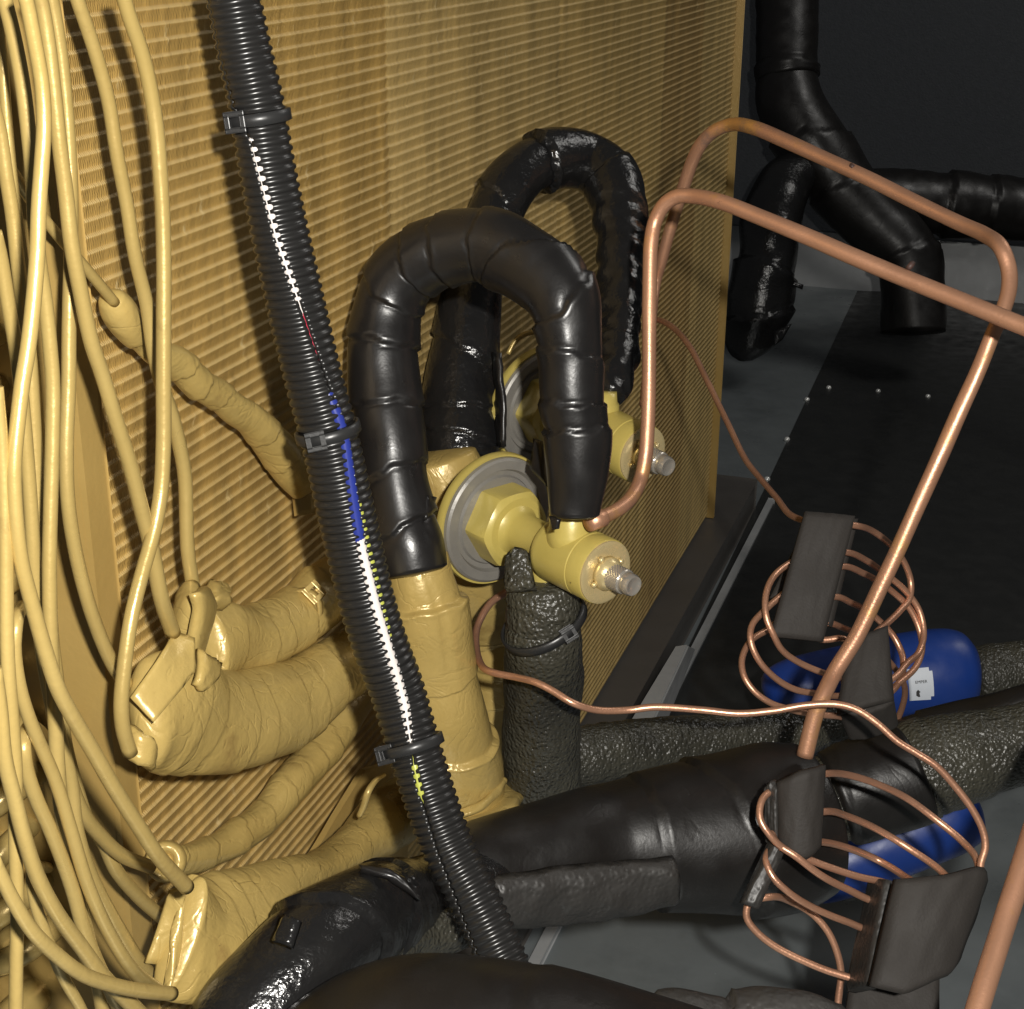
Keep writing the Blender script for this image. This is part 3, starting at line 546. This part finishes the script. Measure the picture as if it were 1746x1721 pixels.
V, F = slab([at(938,880,.556), at(955,886,.553)], [at(944,904,.556), at(951,902,.554)], .002, 6, 6, rough=.0002); tag(link('tape_flap', V, F, M['rubber']), 'tiny hanging tape tip under the front loop end', 'tape')

# ------------------------------------------------------------------ foam pipes and black pipes on the right and bottom
FP = 'insulated pipes along the bottom'
wrapped('foam_pipe', 'upright rough black foam pipe below the front yellow valve', 'insulated pipe',
  [(922,985,.61,58),(926,1018,.612,62),(926,1045,.614,66),(927,1062,.616,66),(926,1085,.618,69),(926,1140,.63,69),(925,1220,.645,67),(924,1300,.66,66),(923,1400,.68,65)], 'd', [(926,1040,.25,-.0008)], M['foam'], 60, FP, .0007, 91, .004, .0012, f=170)
V, F = slab([at(868,952,.602), at(884,938,.60), at(900,948,.60)], [at(872,1010,.600), at(890,1010,.595), at(915,1005,.595)], .007, 12, 12, bulge=.002, rough=.0012, seed=3); tag(link('foam_tongue', V, F, M['foam']), 'short foam tongue pressed up under the yellow valve neck', 'foam piece')
wrapped('foam_pipe', 'rough grey black foam pipe lying level right of the upright one', 'insulated pipe',
  [(940,1290,.72,54),(1000,1287,.725,52),(1100,1276,.74,50),(1200,1266,.755,47),(1300,1255,.77,44),(1352,1250,.775,42),(1375,1246,.78,40),(1440,1240,.79,38)], 'd', [(1352,1248,.15,.0022)], M['foam'], 52, FP, .0008, 101, .003, .0014, f=170)
wrapped('black_wrapped_pipe', 'thick smooth black wrapped pipe crossing under the conduit', 'insulated pipe',
  [(740,1512,.565,72),(800,1490,.57,80),(880,1472,.58,88),(960,1455,.59,96),(1040,1443,.60,104),(1120,1432,.605,116),(1200,1424,.61,128),(1270,1418,.615,140),(1330,1408,.62,142),(1385,1395,.625,128)], 'd', [(1100,1430,-.10,.0012),(1215,1422,-.35,.0016),(740,1505,.2,.0012)], M['rubber_dull'], 64, FP, .0008, 111, .003, .0016, f=40)
V, F = slab([at(838,1498,.548), at(950,1484,.558), at(1060,1474,.568), at(1150,1464,.576)], [at(852,1580,.560), at(950,1572,.572), at(1060,1560,.582), at(1150,1532,.586)], .006, 40, 14, bulgev=.004, rough=.0009, seed=6); tag(link('foam_strip', V, F, M['foam_grey']), 'grey cut strip of foam along the lower side of the thick black pipe', 'foam piece')
wrapped('taped_elbow', 'glossy black taped pipe bend with bright flash reflections at bottom left', 'insulated pipe',
  [(380,1870,.452,118),(436,1752,.456,108),(476,1692,.460,99),(526,1634,.466,91),(582,1590,.478,85),(636,1556,.50,83),(700,1550,.535,84),(770,1530,.552,82),(830,1508,.57,76)], 'd', [(560,1600,-.5,.0018),(640,1555,.4,.0012)], M['gloss'], 64, FP, .0007, 121, .003, .0012)
V, F = slab([at(662,1580,.489), at(730,1560,.512), at(800,1540,.53)], [at(636,1652,.487), at(720,1640,.512), at(806,1612,.53)], .004, 24, 14, bulgev=.003, rough=.0008, seed=8); tag(link('foam_strip', V, F, M['foam']), 'rough foam patch showing under the glossy bend left of the conduit', 'foam piece')
V, F = slab([at(612,1478,.486), at(660,1480,.484), at(690,1497,.484)], [at(616,1486,.484), at(668,1500,.482), at(716,1536,.484)], .003, 16, 6, rough=.0002); tag(link('tape_flap', V, F, M['rubber']), 'lifted black tape end on the pipe just left of the conduit', 'tape')
V, F = slab([at(484,1560,.444), at(514,1572,.441)], [at(466,1606,.440), at(498,1616,.437)], .0025, 8, 8, rough=.0005, bulge=.001); tag(link('tape_flap', V, F, M['gloss']), 'shiny square corner of tape on the glossy bend beside the lowest manifold', 'tape')
wrapped('black_wrapped_pipe', 'wide dull black pipe wrap along the bottom picture edge', 'insulated pipe',
  [(500,1990,.43,176),(590,1900,.43,190),(690,1846,.43,198),(800,1835,.43,195),(900,1842,.43,186),(1000,1862,.43,185),(1100,1890,.43,190),(1220,1930,.43,190)], 'd', [(860,1840,.2,.0008)], M['rubber_dull'], 64, FP, .0012, 131, .004, .002, f=30)
wrapped('foam_pipe', 'foam tube end curling at the bottom edge below the lower thin copper coil', 'insulated pipe',
  [(1110,1742,.46,50),(1180,1738,.46,44),(1240,1748,.46,40),(1320,1740,.46,46),(1380,1744,.46,44),(1440,1760,.46,40)], 'd', [(1245,1746,.1,.003)], M['foam_grey'], 40, FP, .001, 141, .003, .0015, f=120)
# right-hand run: foam pipe, black sleeve
wrapped('foam_pipe', 'coarse foam pipe running off the right edge behind the lower copper coil', 'insulated pipe',
  [(1330,1392,.70,74),(1400,1368,.70,75),(1470,1345,.70,78),(1540,1322,.70,84),(1580,1308,.70,90),(1620,1298,.70,86),(1680,1282,.70,74),(1760,1262,.70,66),(1840,1240,.70,64),(2200,1150,.72,62),(2500,1080,.74,60)], 'd', [(1580,1308,.1,-.001)], M['foam'], 56, FP, .0009, 151, .003, .0014, f=170)
wrapped('rubber_sleeve', 'smooth black sleeve band around the coarse foam pipe under the copper line', 'sleeve',
  [(1418,1364,.697,80),(1440,1356,.697,84),(1490,1340,.697,86),(1540,1326,.697,88),(1566,1316,.697,88)], 'd', [(1440,1356,.1,.0005)], M['rubber_dull'], 56, None, .0006, 161, .002, .0012, f=40)
wrapped('black_wrapped_pipe', 'narrow black wrapped pipe running off the right edge beside the blue cylinder', 'insulated pipe',
  [(1500,1268,.74,30),(1560,1258,.735,38),(1640,1236,.73,40),(1746,1208,.72,40),(1840,1184,.72,40),(2200,1090,.74,39),(2500,1010,.76,38)], 'd', [(1570,1255,.1,.001)], M['rubber_dull'], 40, FP, .0006, 171, .003, .0014)
wrapped('foam_pipe', 'dark foam pipe joined to the right end of the blue cylinder', 'insulated pipe',
  [(1652,1158,.94,44),(1672,1154,.94,50),(1700,1148,.94,48),(1746,1140,.94,46),(1840,1122,.94,46),(2150,1065,.96,45),(2450,1010,.98,44)], 'd', [(1665,1156,.1,.001)], M['foam'], 44, FP, .0012, 181, .004, .0016, f=150)

# ------------------------------------------------------------------ blue filter driers
def drier(pts, name, label, lab=False):
    e = thing(name, label, 'filter drier', at(*pts[len(pts)//2][:3]), 'blue filter driers')
    t = tube_path(pts, 'd', .0018); V, F = sweep(t, 48, None, True); link('shell', V, F, M['blue'], e); return e, t
e, t = drier([(1304,1186,.93,14),(1309,1184,.93,30),(1320,1181,.93,42),(1345,1177,.93,52),(1400,1170,.93,60),(1470,1162,.93,67),(1540,1154,.93,74),(1600,1148,.93,76),(1632,1144,.93,71),(1652,1142,.93,58),(1662,1141,.93,38),(1666,1141,.93,12)], 'filter_drier', 'upper blue cylinder with a white label, behind the upper thin copper coil')
i0 = int(np.argmin(np.abs(proj(t.p)[:, 0]-1528))); i1 = int(np.argmin(np.abs(proj(t.p)[:, 0]-1569)))
def onshell(i, th, h=.0004): return t.p[i]+(t.C[i]*math.cos(th)+t.S[i]*math.sin(th))*(t.r[i]+h)
sgn = 1 if proj(onshell(i0, 1.0))[1] > 1150 else -1
lv = []; ths = np.linspace(-.15, .58, 10)
for i in np.linspace(i0, i1, 10).astype(int):
    for q in ths: lv.append(onshell(i, sgn*q))
lf = [[i*10+j, (i+1)*10+j, (i+1)*10+j+1, i*10+j+1] for i in range(9) for j in range(9) if not (i == 8 and j in (0, 8))]
lab = link('label', lv, lf, M['white'], e)
txt = bpy.data.curves.new('label_text', 'FONT'); txt.body = 'EMPER'; txt.size = .0025; txt.extrude = .0001; txt.align_x = 'CENTER'
to = bpy.data.objects.new('label_text', txt); C.objects.link(to); bpy.context.view_layer.update()
dg = bpy.context.evaluated_depsgraph_get(); me = bpy.data.meshes.new_from_object(to.evaluated_get(dg)); C.objects.unlink(to); bpy.data.objects.remove(to)
im = (i0*2+i1*3)//5; th0 = sgn*.18; o_ = onshell(im, th0, .0009); nx_ = t.T[im]*(1 if proj(t.p[im+2])[0] > proj(t.p[im])[0] else -1); nn = t.C[im]*math.cos(th0)+t.S[im]*math.sin(th0); ny = np.cross(nn, nx_)
tv = np.array([v.co[:] for v in me.vertices]); tw = o_+tv[:, :1]*nx_+tv[:, 1:2]*ny+tv[:, 2:3]*nn
fc = [list(p.vertices) for p in me.polygons]; o2 = onshell(im-1, sgn*.40, .0009)
mk = [o2+nx_*a*.0016+ny*b*.0022 for a, b in ((-1, -.6), (-.2, -1), (.4, -1), (.2, .1), (.7, .3), (-.2, 1), (-.9, .5))]
V, F = join((tw, fc), (np.array(mk), [list(range(7))])); link('label_print', V, F, M['ink'], lab, False)
drier([(1352,1512,.86,6),(1358,1510,.86,26),(1375,1500,.86,44),(1420,1478,.86,58),(1500,1442,.86,64),(1580,1408,.86,66),(1632,1388,.86,62),(1658,1378,.86,48),(1668,1374,.86,20)], 'filter_drier', 'lower blue cylinder lying under the coarse foam pipe')

# ------------------------------------------------------------------ back corner pipes
BK = 'black insulated pipes in the back corner'
e = thing('corner_pipework', 'black taped branching pipework standing in the dark back corner', 'insulated pipe', at(1556, 560, 1.95))
wrapped('riser', None, None, [(1342,-60,1.95,53),(1342,0,1.95,53),(1342,60,1.95,52),(1342,118,1.95,51),(1344,140,1.95,52)], 'd', [(1342,115,.1,.004)], M['rubber_dull'], parent=e, rough=.0012, step=.004)
wrapped('branch_joint', None, None, [(1340,126,1.95,50),(1345,165,1.95,56),(1362,205,1.95,58),(1392,255,1.95,60),(1430,312,1.95,58),(1478,364,1.95,54),(1522,404,1.95,54),(1548,440,1.95,54),(1555,490,1.95,53),(1557,540,1.95,54),(1557,572,1.95,52)], 'd', [(1385,240,.5,.004),(1440,322,.3,.004),(1545,430,.2,.004)], M['rubber_dull'], parent=e, rough=.0013, step=.004, seed=6, f=22)
wrapped('left_leg', None, None, [(1385,282,1.94,30),(1352,306,1.93,42),(1326,340,1.92,47),(1312,390,1.92,50),(1310,440,1.92,48),(1302,480,1.92,50),(1296,520,1.92,52),(1284,560,1.92,46),(1270,596,1.92,30),(1264,616,1.92,10)], 'd', [(1310,462,.2,.006),(1296,540,-.5,.005)], M['gloss'], parent=e, rough=.004, step=.004, seed=16, f=25)
wrapped('right_arm', None, None, [(1450,330,2.0,40),(1500,336,2.0,50),(1560,344,2.0,52),(1640,350,2.0,52),(1746,358,2.0,52),(1860,366,2.0,52),(2200,390,2.0,52),(2600,418,2.0,52)], 'd', [(1610,348,.1,.005),(1686,354,.1,.004)], M['rubber_dull'], parent=e, rough=.0015, step=.004, seed=26)
V, F = slab([at(1345,478,1.9), at(1370,486,1.9)], [at(1344,484,1.9), at(1368,494,1.9)], .004, 5, 4); link('tape_end', V, F, M['gloss'], e)
V, F = slab([at(1318,566,1.88), at(1350,552,1.88)], [at(1320,590,1.88), at(1334,580,1.88)], .006, 6, 6, rough=.002); link('tape_end', V, F, M['gloss'], e)

# ------------------------------------------------------------------ conduit with wires and ties
cp = [(388,-40,0.425),(398,0,0.4272),(417,90,0.4322),(436,174,0.4369),(456,290,0.4433),(478,400,0.4494),(500,500,0.455),(533,640,0.4631),(560,740,0.4688),(596,900,0.478),(626,1028,0.4835),(652,1110,0.487),(678,1180,0.49),(712,1295,0.49),(760,1435,0.49),(812,1539,0.487),(858,1640,0.484),(890,1710,0.48)]
rr = np.interp([p[1] for p in cp], [-40, 180, 500, 900, 1180, 1440, 1710], [48, 49, 51, 50, 48, 46, 42])
t = tube_path([(p[0], p[1], p[2], r) for p, r in zip(cp, rr)], 'd', .0004)
px = proj(t.p); yy = px[:, 1]
slx = np.interp(yy, [0, 170, 235, 400, 520, 600, 740, 860, 930, 1030, 1200, 1300, 1340, 1440, 1560, 1700], [350, 395, 427, 470, 512, 540, 590, 606, 617, 641, 690, 704, 713, 742, 788, 845])
rpx = t.r*FPX/np.array([depth(q) for q in t.p])
side = 1 if (proj(t.p[50]+t.S[50]*.01)[0] > px[50, 0]) else -1
ths = side*np.arcsin(np.clip((slx-px[:, 0])/(rpx*.985), -.92, .92))
gap = np.interp(yy, [0, 180, 230, 300, 420, 500, 560, 640, 690, 740, 800, 860, 940, 1020, 1120, 1200, 1240, 1290, 1310, 1330, 1360, 1380, 1800], [.012, .012, .015, .022, .034, .022, .015, .012, .012, .015, .025, .042, .095, .11, .085, .045, .03, .015, .03, .05, .02, .015, .015])
PIT = .00276; nr = 44
q = (t.s/PIT) % 1.0; prof = 1-.095*(1/(1+np.exp(-(np.abs(q-.5)*2-.52)*16)))
th = ths[:, None]+gap[:, None]+(2*PI-2*gap[:, None])*np.linspace(0, 1, nr)[None, :]
def ringpts(scale): return t.p[:, None]+((t.r*prof*scale)[:, None]*np.cos(th))[..., None]*t.C[:, None]+((t.r*prof*scale)[:, None]*np.sin(th))[..., None]*t.S[:, None]
Vo, Vi = ringpts(1.0).reshape(-1, 3), ringpts(.93).reshape(-1, 3); m = len(t.s); K = m*nr
i = np.arange(m-1)[:, None]*nr; j = np.arange(nr-1)[None]; f1 = np.stack((i+j, i+j+1, i+nr+j+1, i+nr+j), -1).reshape(-1, 4)
ed = np.arange(m-1); e1 = np.stack((ed*nr, ed*nr+nr, ed*nr+nr+K, ed*nr+K), -1); e2 = np.stack((ed*nr+nr-1, ed*nr+nr-1+K, ed*nr+2*nr-1+K, ed*nr+2*nr-1), -1)
F = np.vstack((f1, f1[:, ::-1]+K, e1, e2)).tolist()
cond = link('corrugated_conduit', np.vstack((Vo, Vi)), F, M['conduit']); tag(cond, 'black corrugated split conduit slanting down past the front loop, showing wires', 'conduit')
ct = t; cth = ths
def wire(y0, y1, rad, depthf, dth, mtl, label):
    idx = np.where((yy >= y0) & (yy <= y1))[0][::6]
    k = np.linspace(0, 1, len(idx)); rr_ = np.full(len(idx), rad)
    P3 = [ct.p[a]+(ct.C[a]*math.cos(cth[a]+side*dth*math.sin(k[b]*PI*.8+.3))+ct.S[a]*math.sin(cth[a]+side*dth*math.sin(k[b]*PI*.8+.3)))*ct.r[a]*(depthf-.12*(1-min(1, 6*k[b], 6*(1-k[b])))) for b, a in enumerate(idx)]
    tt = tube_path3(P3, rr_, .002); V, F = sweep(tt, 14); tag(link('electrical_wire', V, F, mtl), label, 'wire', 'wires inside the split conduit')
wire(200, 560, .00145, .80, .02, M['wire_white'], 'white wire showing through the upper slit of the conduit')
wire(440, 640, .0010, .78, .07, M['wire_red'], 'red wire just below the upper white wire in the slit')
wire(660, 950, .0020, .80, -.04, M['wire_blue'], 'blue wire in the middle of the conduit slit')
wire(850, 1280, .0019, .80, -.02, M['wire_white'], 'long white wire in the lower slit of the conduit')
wire(800, 1130, .00155, .76, .30, M['wire_lime'], 'yellow green wire beside the long white wire')
wire(1285, 1365, .0013, .82, .0, M['wire_lime'], 'short lime patch of wire below the lowest tie')

def tie(c, T, Rr, hd, label, mtl, width=.0039, head=.0049, b=1.0, tail=False):
    """strap loop of radius Rr around axis T at c, ratchet head on the side hd"""
    T = T/np.linalg.norm(T); hd = hd-(hd @ T)*T; hd /= np.linalg.norm(hd); sd = np.cross(T, hd)
    e = thing('cable_tie', label, 'cable tie', c+hd*Rr, 'cable ties')
    n = 48; V = []
    for k in range(n):
        a = 2*PI*k/n; o = hd*math.cos(a)+sd*math.sin(a); R2 = Rr*(1 if b == 1 else 1/math.sqrt(math.cos(a)**2+(math.sin(a)/b)**2))
        for (w_, h_) in ((-width/2, 0), (-width/2*.8, .0012), (width/2*.8, .0012), (width/2, 0)): V.append(c+o*(R2+h_)+T*w_)
    F = [[k*4+j, ((k+1) % n)*4+j, ((k+1) % n)*4+(j+1) % 4, k*4+(j+1) % 4] for k in range(n) for j in range(4)]
    link('strap', V, F, mtl, e, True)
    hc = c+hd*(Rr+head*.08); ww = head*.55; parts = []
    T0, vd = T, (CP-hc)/np.linalg.norm(CP-hc); hd = hd*.45+vd*.9; hd /= np.linalg.norm(hd); T = T-(T @ hd)*hd; T /= np.linalg.norm(T); sd = np.cross(T, hd)
    fr = head*.20
    for s_ in (-1, 1):
        parts.append(box(hc+T*s_*(ww-fr/2), T*fr/2, sd*ww, hd*head*.45, .0003)); parts.append(box(hc+sd*s_*(ww-fr/2), T*(ww-fr), sd*fr/2, hd*head*.45, .0003))
    parts.append(box(hc-hd*head*.2+sd*ww*.2, T*(ww-fr), sd*ww*.35, hd*head*.15, .0002))
    V, F = join(*parts); link('head', V, F, mtl, e, False)
    return e
def condtie(y, hx, label):
    k = int(np.argmin(np.abs(yy-y))); a = math.asin(max(-.95, min(.95, (hx-px[k, 0])/(rpx[k]*1.1))))*side
    tie(ct.p[k], ct.T[k], ct.r[k]*1.0, ct.C[k]*math.cos(a)+ct.S[k]*math.sin(a), label, M['tie'])
condtie(200, 401, 'black cable tie on the upper part of the conduit, square head at left')
condtie(737, 536, 'black cable tie around the conduit beside the taped loop leg')
condtie(1270, 655, 'black cable tie lowest on the conduit, above the lime wire')
T_ = off(530,1030,.022)-off(490,1062,.022); tie(off(508,1052,.022), T_, 54*depth(off(508,1052,.022))/FPX, (off(470,990,.05)-off(508,1052,.022)), 'gold painted cable tie around the rear manifold', M['tube'], .0034, .0056, .62)
q = at(927, 1062, .614); tie(q, at(926,1140,.63)-at(926,1018,.612)+np.array((.016, .0, .0)), 73*.616/FPX, (at(985,1072,.60)-q)*1.0+(CP-q)*.02, 'black cable tie around the top of the upright foam pipe', M['tie'], .0042, .0046)

# ------------------------------------------------------------------ copper lines
def copper(pts, mode, label, mtl, name='copper_tube', n=20, group=None, step=.002, bump=.0001):
    t = tube_path(pts, mode, step); V, F = sweep(t, n, lambda s, th, r: bump*lump(s*60, th, len(label))); return tag(link(name, V, F, mtl), label, 'copper tube', group), t
CG = 'bent copper tubes right of the coil'
pF = [(1006,890),(1030,881),(1058,866),(1078,846),(1093,815),(1101,775),(1104,735),(1106,690),(1107,620),(1107,540),(1108,470),(1110,415),(1117,378),(1133,349),(1156,335),(1182,335),(1230,345),(1300,372),(1380,405),(1460,440),(1560,482),(1650,518),(1746,557),(1830,592),(2060,690),(2300,800)]
dF = np.interp(range(len(pF)), [0, 4, 12, 15, 23, 25], [.575, .60, .60, .59, .50, .47]); rF = np.interp(range(len(pF)), [0, 12, 15, 23, 25], [12, 12.5, 13, 16, 17])
copper([(p[0], p[1], d, r) for p, d, r in zip(pF, dF, rF)], 'd', 'front copper tube rising from the yellow valve and running off the right edge', M['copper'], group=CG)
V, F = lathe(at(1004,892,.574), at(1036,880,.58)-at(1004,892,.574), [(0, .0034), (.0075, .0035), (.0082, .0029)], 24); tag(link('copper_ferrule', V, F, M['copper']), 'short copper ferrule joining the front tube to the yellow valve', 'ferrule')
pR = [(1099,690),(1104,640),(1109,560),(1118,480),(1128,445),(1140,400),(1155,350),(1167,314),(1180,276),(1194,248),(1216,225),(1247,213),(1285,218),(1341,241),(1411,273),(1481,305),(1557,343),(1634,380),(1680,401),(1708,425),(1720,460),(1720,495),(1708,535),(1692,572),(1669,630),(1634,707),(1599,787),(1564,864),(1530,940),(1495,1014),(1460,1087),(1425,1143),(1411,1170),(1390,1219),(1372,1290)]
dR = np.interp(range(len(pR)), [0, 3, 11, 19, 23, 34], [.70, .76, .70, .58, .57, .60]); rR = np.interp(range(len(pR)), [0, 3, 8, 19, 34], [9, 9.5, 11, 13.5, 14])
copper([(p[0], p[1], d, r) for p, d, r in zip(pR, dR, rR)], 'd', 'rear copper tube bent into a tall frame and coming down into the black wrap', M['copper'], group=CG)
copper([(1930,1020,.56,18),(1840,1220,.53,20),(1768,1400,.50,19),(1752,1450,.49,19),(1730,1520,.48,19.5),(1706,1595,.47,19.5),(1684,1665,.46,20),(1658,1750,.45,20)], 'd', 'thick copper tube cutting across the bottom right corner', M['copper'], group=CG, n=28)
# ink marks on the copper lines
for (x, y, d, dx, dy, lab) in [(1453,284,.655,6,4,'small dark ink tick on the rear copper tube'), (1552,454,.545,9,-11,'oblong dark ink mark on the front copper tube')]:
    p0 = at(x-dx/2, y-dy/2, d); p1 = at(x+dx/2, y+dy/2, d)
    tt = tube_path3([p0+(CP-p0)*.012, (p0+p1)/2+(CP-p0)*.018, p1+(CP-p1)*.012], .0011, .0006); V, F = sweep(tt, 10, None, True, .001); tag(link('ink_mark', V, F, M['mark']), lab, 'mark')

# ------------------------------------------------------------------ thin capillary coils
K1 = 'thin capillary lines'
d0 = .66
inc = [(1104,640),(1106,575),(1118,546),(1145,557),(1175,590),(1205,648),(1240,720),(1272,785),(1298,818),(1325,850),(1345,876),(1372,888),(1410,892)]
R_ = [[(1456,896),(1488,906),(1522,933),(1543,962),(1553,993),(1551,1020),(1535,1041),(1514,1062),(1488,1085)],
      [(1443,942),(1477,956),(1503,974),(1543,1007),(1567,1041),(1575,1080),(1567,1112),(1548,1130),(1518,1160)],
      [(1436,966),(1472,978),(1496,991),(1519,1007),(1551,1038),(1569,1078),(1572,1107),(1561,1138),(1530,1167),(1506,1190)],
      [(1422,1018),(1451,1028),(1472,1038),(1493,1053),(1522,1083),(1538,1115),(1540,1141),(1532,1165),(1510,1188)],
      [(1410,1062),(1435,1070),(1472,1088),(1503,1115),(1530,1146),(1543,1175),(1538,1207),(1522,1244),(1500,1285)]]
L_ = [[(1440,1152),(1409,1149),(1359,1128),(1332,1107),(1319,1083),(1307,1054),(1305,1020),(1316,988),(1343,963),(1390,945)],
      [(1440,1186),(1395,1183),(1353,1175),(1319,1154),(1293,1125),(1280,1093),(1282,1067),(1307,1038),(1340,1010),(1380,985)],
      [(1450,1222),(1425,1221),(1375,1216),(1340,1208),(1314,1199),(1287,1180),(1269,1154),(1265,1125),(1280,1093),(1312,1072),(1360,1035)],
      [(1450,1100),(1438,1089),(1403,1091),(1380,1080),(1370,1060)]]
path = [(x, y, np.interp(k, [0, 2, 7, 12], [.80, .90, .75, .655])) for k, (x, y) in enumerate(inc)]
for k in range(5):
    path += [(x, y, .655+.03*math.sin(PI*q/(len(R_[k])-1))+(.10*(q/8)**2 if k == 4 else 0)) for q, (x, y) in enumerate(R_[k])]
    if k < 3: path += [(x, y, .650-.03*math.sin(PI*q/(len(L_[k])-1))) for q, (x, y) in enumerate(L_[k])]
    if k == 3: path += [(1470,1215,.66),(1440,1170,.655),(1446,1120,.66)]+[(x, y, .66) for x, y in L_[3]]
copper([(x, y, d, 5.6 if d < .7 else 5.2) for x, y, d in path], 'd', 'upper thin copper line coiled into loops under a dark foam clip', M['copper_dk'], 'capillary_line', 12, K1, .0016, .00003)
low = [(868,1007),(837,1028),(816,1063),(811,1090),(818,1129),(837,1146),(879,1155),(914,1164),(942,1178),(977,1199),(1018,1211),(1071,1211),(1116,1206),(1198,1211),(1261,1217),(1320,1212),(1373,1203),(1425,1201),(1460,1210),(1495,1233),(1530,1264),(1564,1285),(1596,1306),(1631,1344),(1659,1382),(1676,1417),(1680,1445),(1672,1475),(1674,1512),(1640,1560),(1560,1540)]
dl = np.interp(range(len(low)), [0, 3, 5, 7, 9, 11, 13, 17, 22, 30], [.66, .63, .595, .58, .575, .585, .585, .58, .575, .575])
path = [(x, y, d) for (x, y), d in zip(low, dl)]
l1 = [(1516,1508),(1460,1494),(1390,1470),(1334,1445),(1310,1421),(1296,1396),(1299,1365),(1319,1346),(1360,1328)]
r1 = [(1404,1320),(1442,1321),(1495,1337),(1547,1362),(1599,1400),(1641,1435),(1666,1468),(1660,1520)]
l2 = [(1516,1543),(1442,1515),(1397,1491),(1355,1459),(1327,1440),(1318,1420),(1350,1395)]
r2 = [(1406,1384),(1442,1391),(1495,1414),(1547,1445),(1606,1487),(1630,1530)]
l3 = [(1505,1588),(1442,1571),(1383,1546),(1345,1522),(1317,1494),(1306,1466),(1317,1445),(1350,1437)]
r3 = [(1388,1435),(1442,1445),(1495,1466),(1537,1491),(1575,1530)]
l4 = [(1488,1672),(1425,1660),(1373,1640),(1320,1613),(1289,1588),(1273,1564),(1278,1539),(1310,1530)]
tl = [(1350,1538),(1383,1557),(1411,1588),(1428,1627),(1434,1661),(1430,1700),(1424,1760)]
for A_, B_ in ((l1, r1), (l2, r2), (l3, r3)):
    path += [(x, y, .563-.016*math.sin(PI*q/(len(A_)-1))) for q, (x, y) in enumerate(A_)]+[(x, y, .570+.03*math.sin(PI*q/(len(B_)-1))) for q, (x, y) in enumerate(B_)]
path += [(1560,1640,.56)]+[(x, y, .557) for x, y in l4]+[(x, y, .575) for x, y in tl]
copper([(x, y, d, 6.2) for x, y, d in path], 'd', 'lower thin copper line crossing the foam pipes and coiling between two foam clips', M['copper_dk'], 'capillary_line', 12, K1, .0014, .00003)
t = tube_path([(866,604,.70,4),(880,580,.70,5),(895,570,.70,5),(916,566,.70,4)], 'd'); V, F = sweep(t, 10); tag(link('capillary_line', V, F, M['tube']), 'short pale capillary stub over the rear valve disc', 'copper tube', K1)

# foam clips around the coils
CL = 'dark foam clips around the thin copper coils'
def clip(label, *slabs):
    c = slabs[0][0][0]; e = thing('foam_clip', label, 'foam clip', c, CL)
    for nm, (A_, B_, th_, kw) in zip(('front_pad', 'back_pad', 'back_pad'), slabs):
        V, F = slab(A_, B_, th_, 16, 22, **kw); link(nm, V, F, M['foam_grey'] if kw.get('seed') == 9 else M['pad'], e)
clip('upper dark foam strip folded over the top of the upper copper coil',
     ([at(1372,873,.632), at(1457,881,.632)], [at(1312,1086,.622), at(1403,1095,.622)], .004, dict(bulge=.001, rough=.0003)),
     ([at(1382,880,.668), at(1462,886,.668)], [at(1312,1020,.655), at(1418,1070,.655)], .004, dict(rough=.0003)))
clip('dark foam strip gripping the bottom of the upper copper coil, before the blue cylinder',
     ([at(1444,1100,.652), at(1514,1068,.650)], [at(1426,1222,.640), at(1524,1196,.640)], .005, dict(bulge=.002, rough=.0004)),
     ([at(1428,1212,.641), at(1522,1188,.641)], [at(1446,1256,.655), at(1530,1232,.655)], .005, dict(bulge=.002, rough=.0004)))
clip('folded foam strip at the left of the lower copper coil against the thick black pipe',
     ([at(1324,1334,0.554), at(1362,1310,0.554), at(1405,1304,0.556)], [at(1326,1440,0.554), at(1362,1462,0.554), at(1398,1440,0.556)], .005, dict(bulge=.004, rough=.0004)),
     ([at(1306,1342,0.558), at(1318,1330,0.556), at(1330,1345,0.554)], [at(1314,1436,0.56), at(1322,1440,0.557), at(1330,1438,0.554)], .005, dict(rough=.0004, seed=9)),
     ([at(1316,1432,0.554), at(1342,1430,0.556)], [at(1262,1540,0.549), at(1292,1550,0.549)], .006, dict(rough=.00012, seed=9, bulge=.001)))
clip('big folded foam strip at the lower right of the lower copper coil',
     ([at(1526,1500,0.539), at(1600,1492,0.542), at(1664,1476,0.546), at(1676,1500,0.549)], [at(1482,1682,0.529), at(1530,1694,0.53), at(1596,1664,0.534), at(1630,1632,0.539)], .006, dict(bulge=.004, rough=.0006)),
     ([at(1490,1500,0.569), at(1520,1502,0.549)], [at(1450,1692,0.559), at(1486,1684,0.534)], .005, dict(rough=.00012, seed=9)),
     ([at(1452,1660,0.564), at(1600,1655,0.564)], [at(1436,1760,0.554), at(1600,1760,0.554)], .005, dict(rough=.0005)))
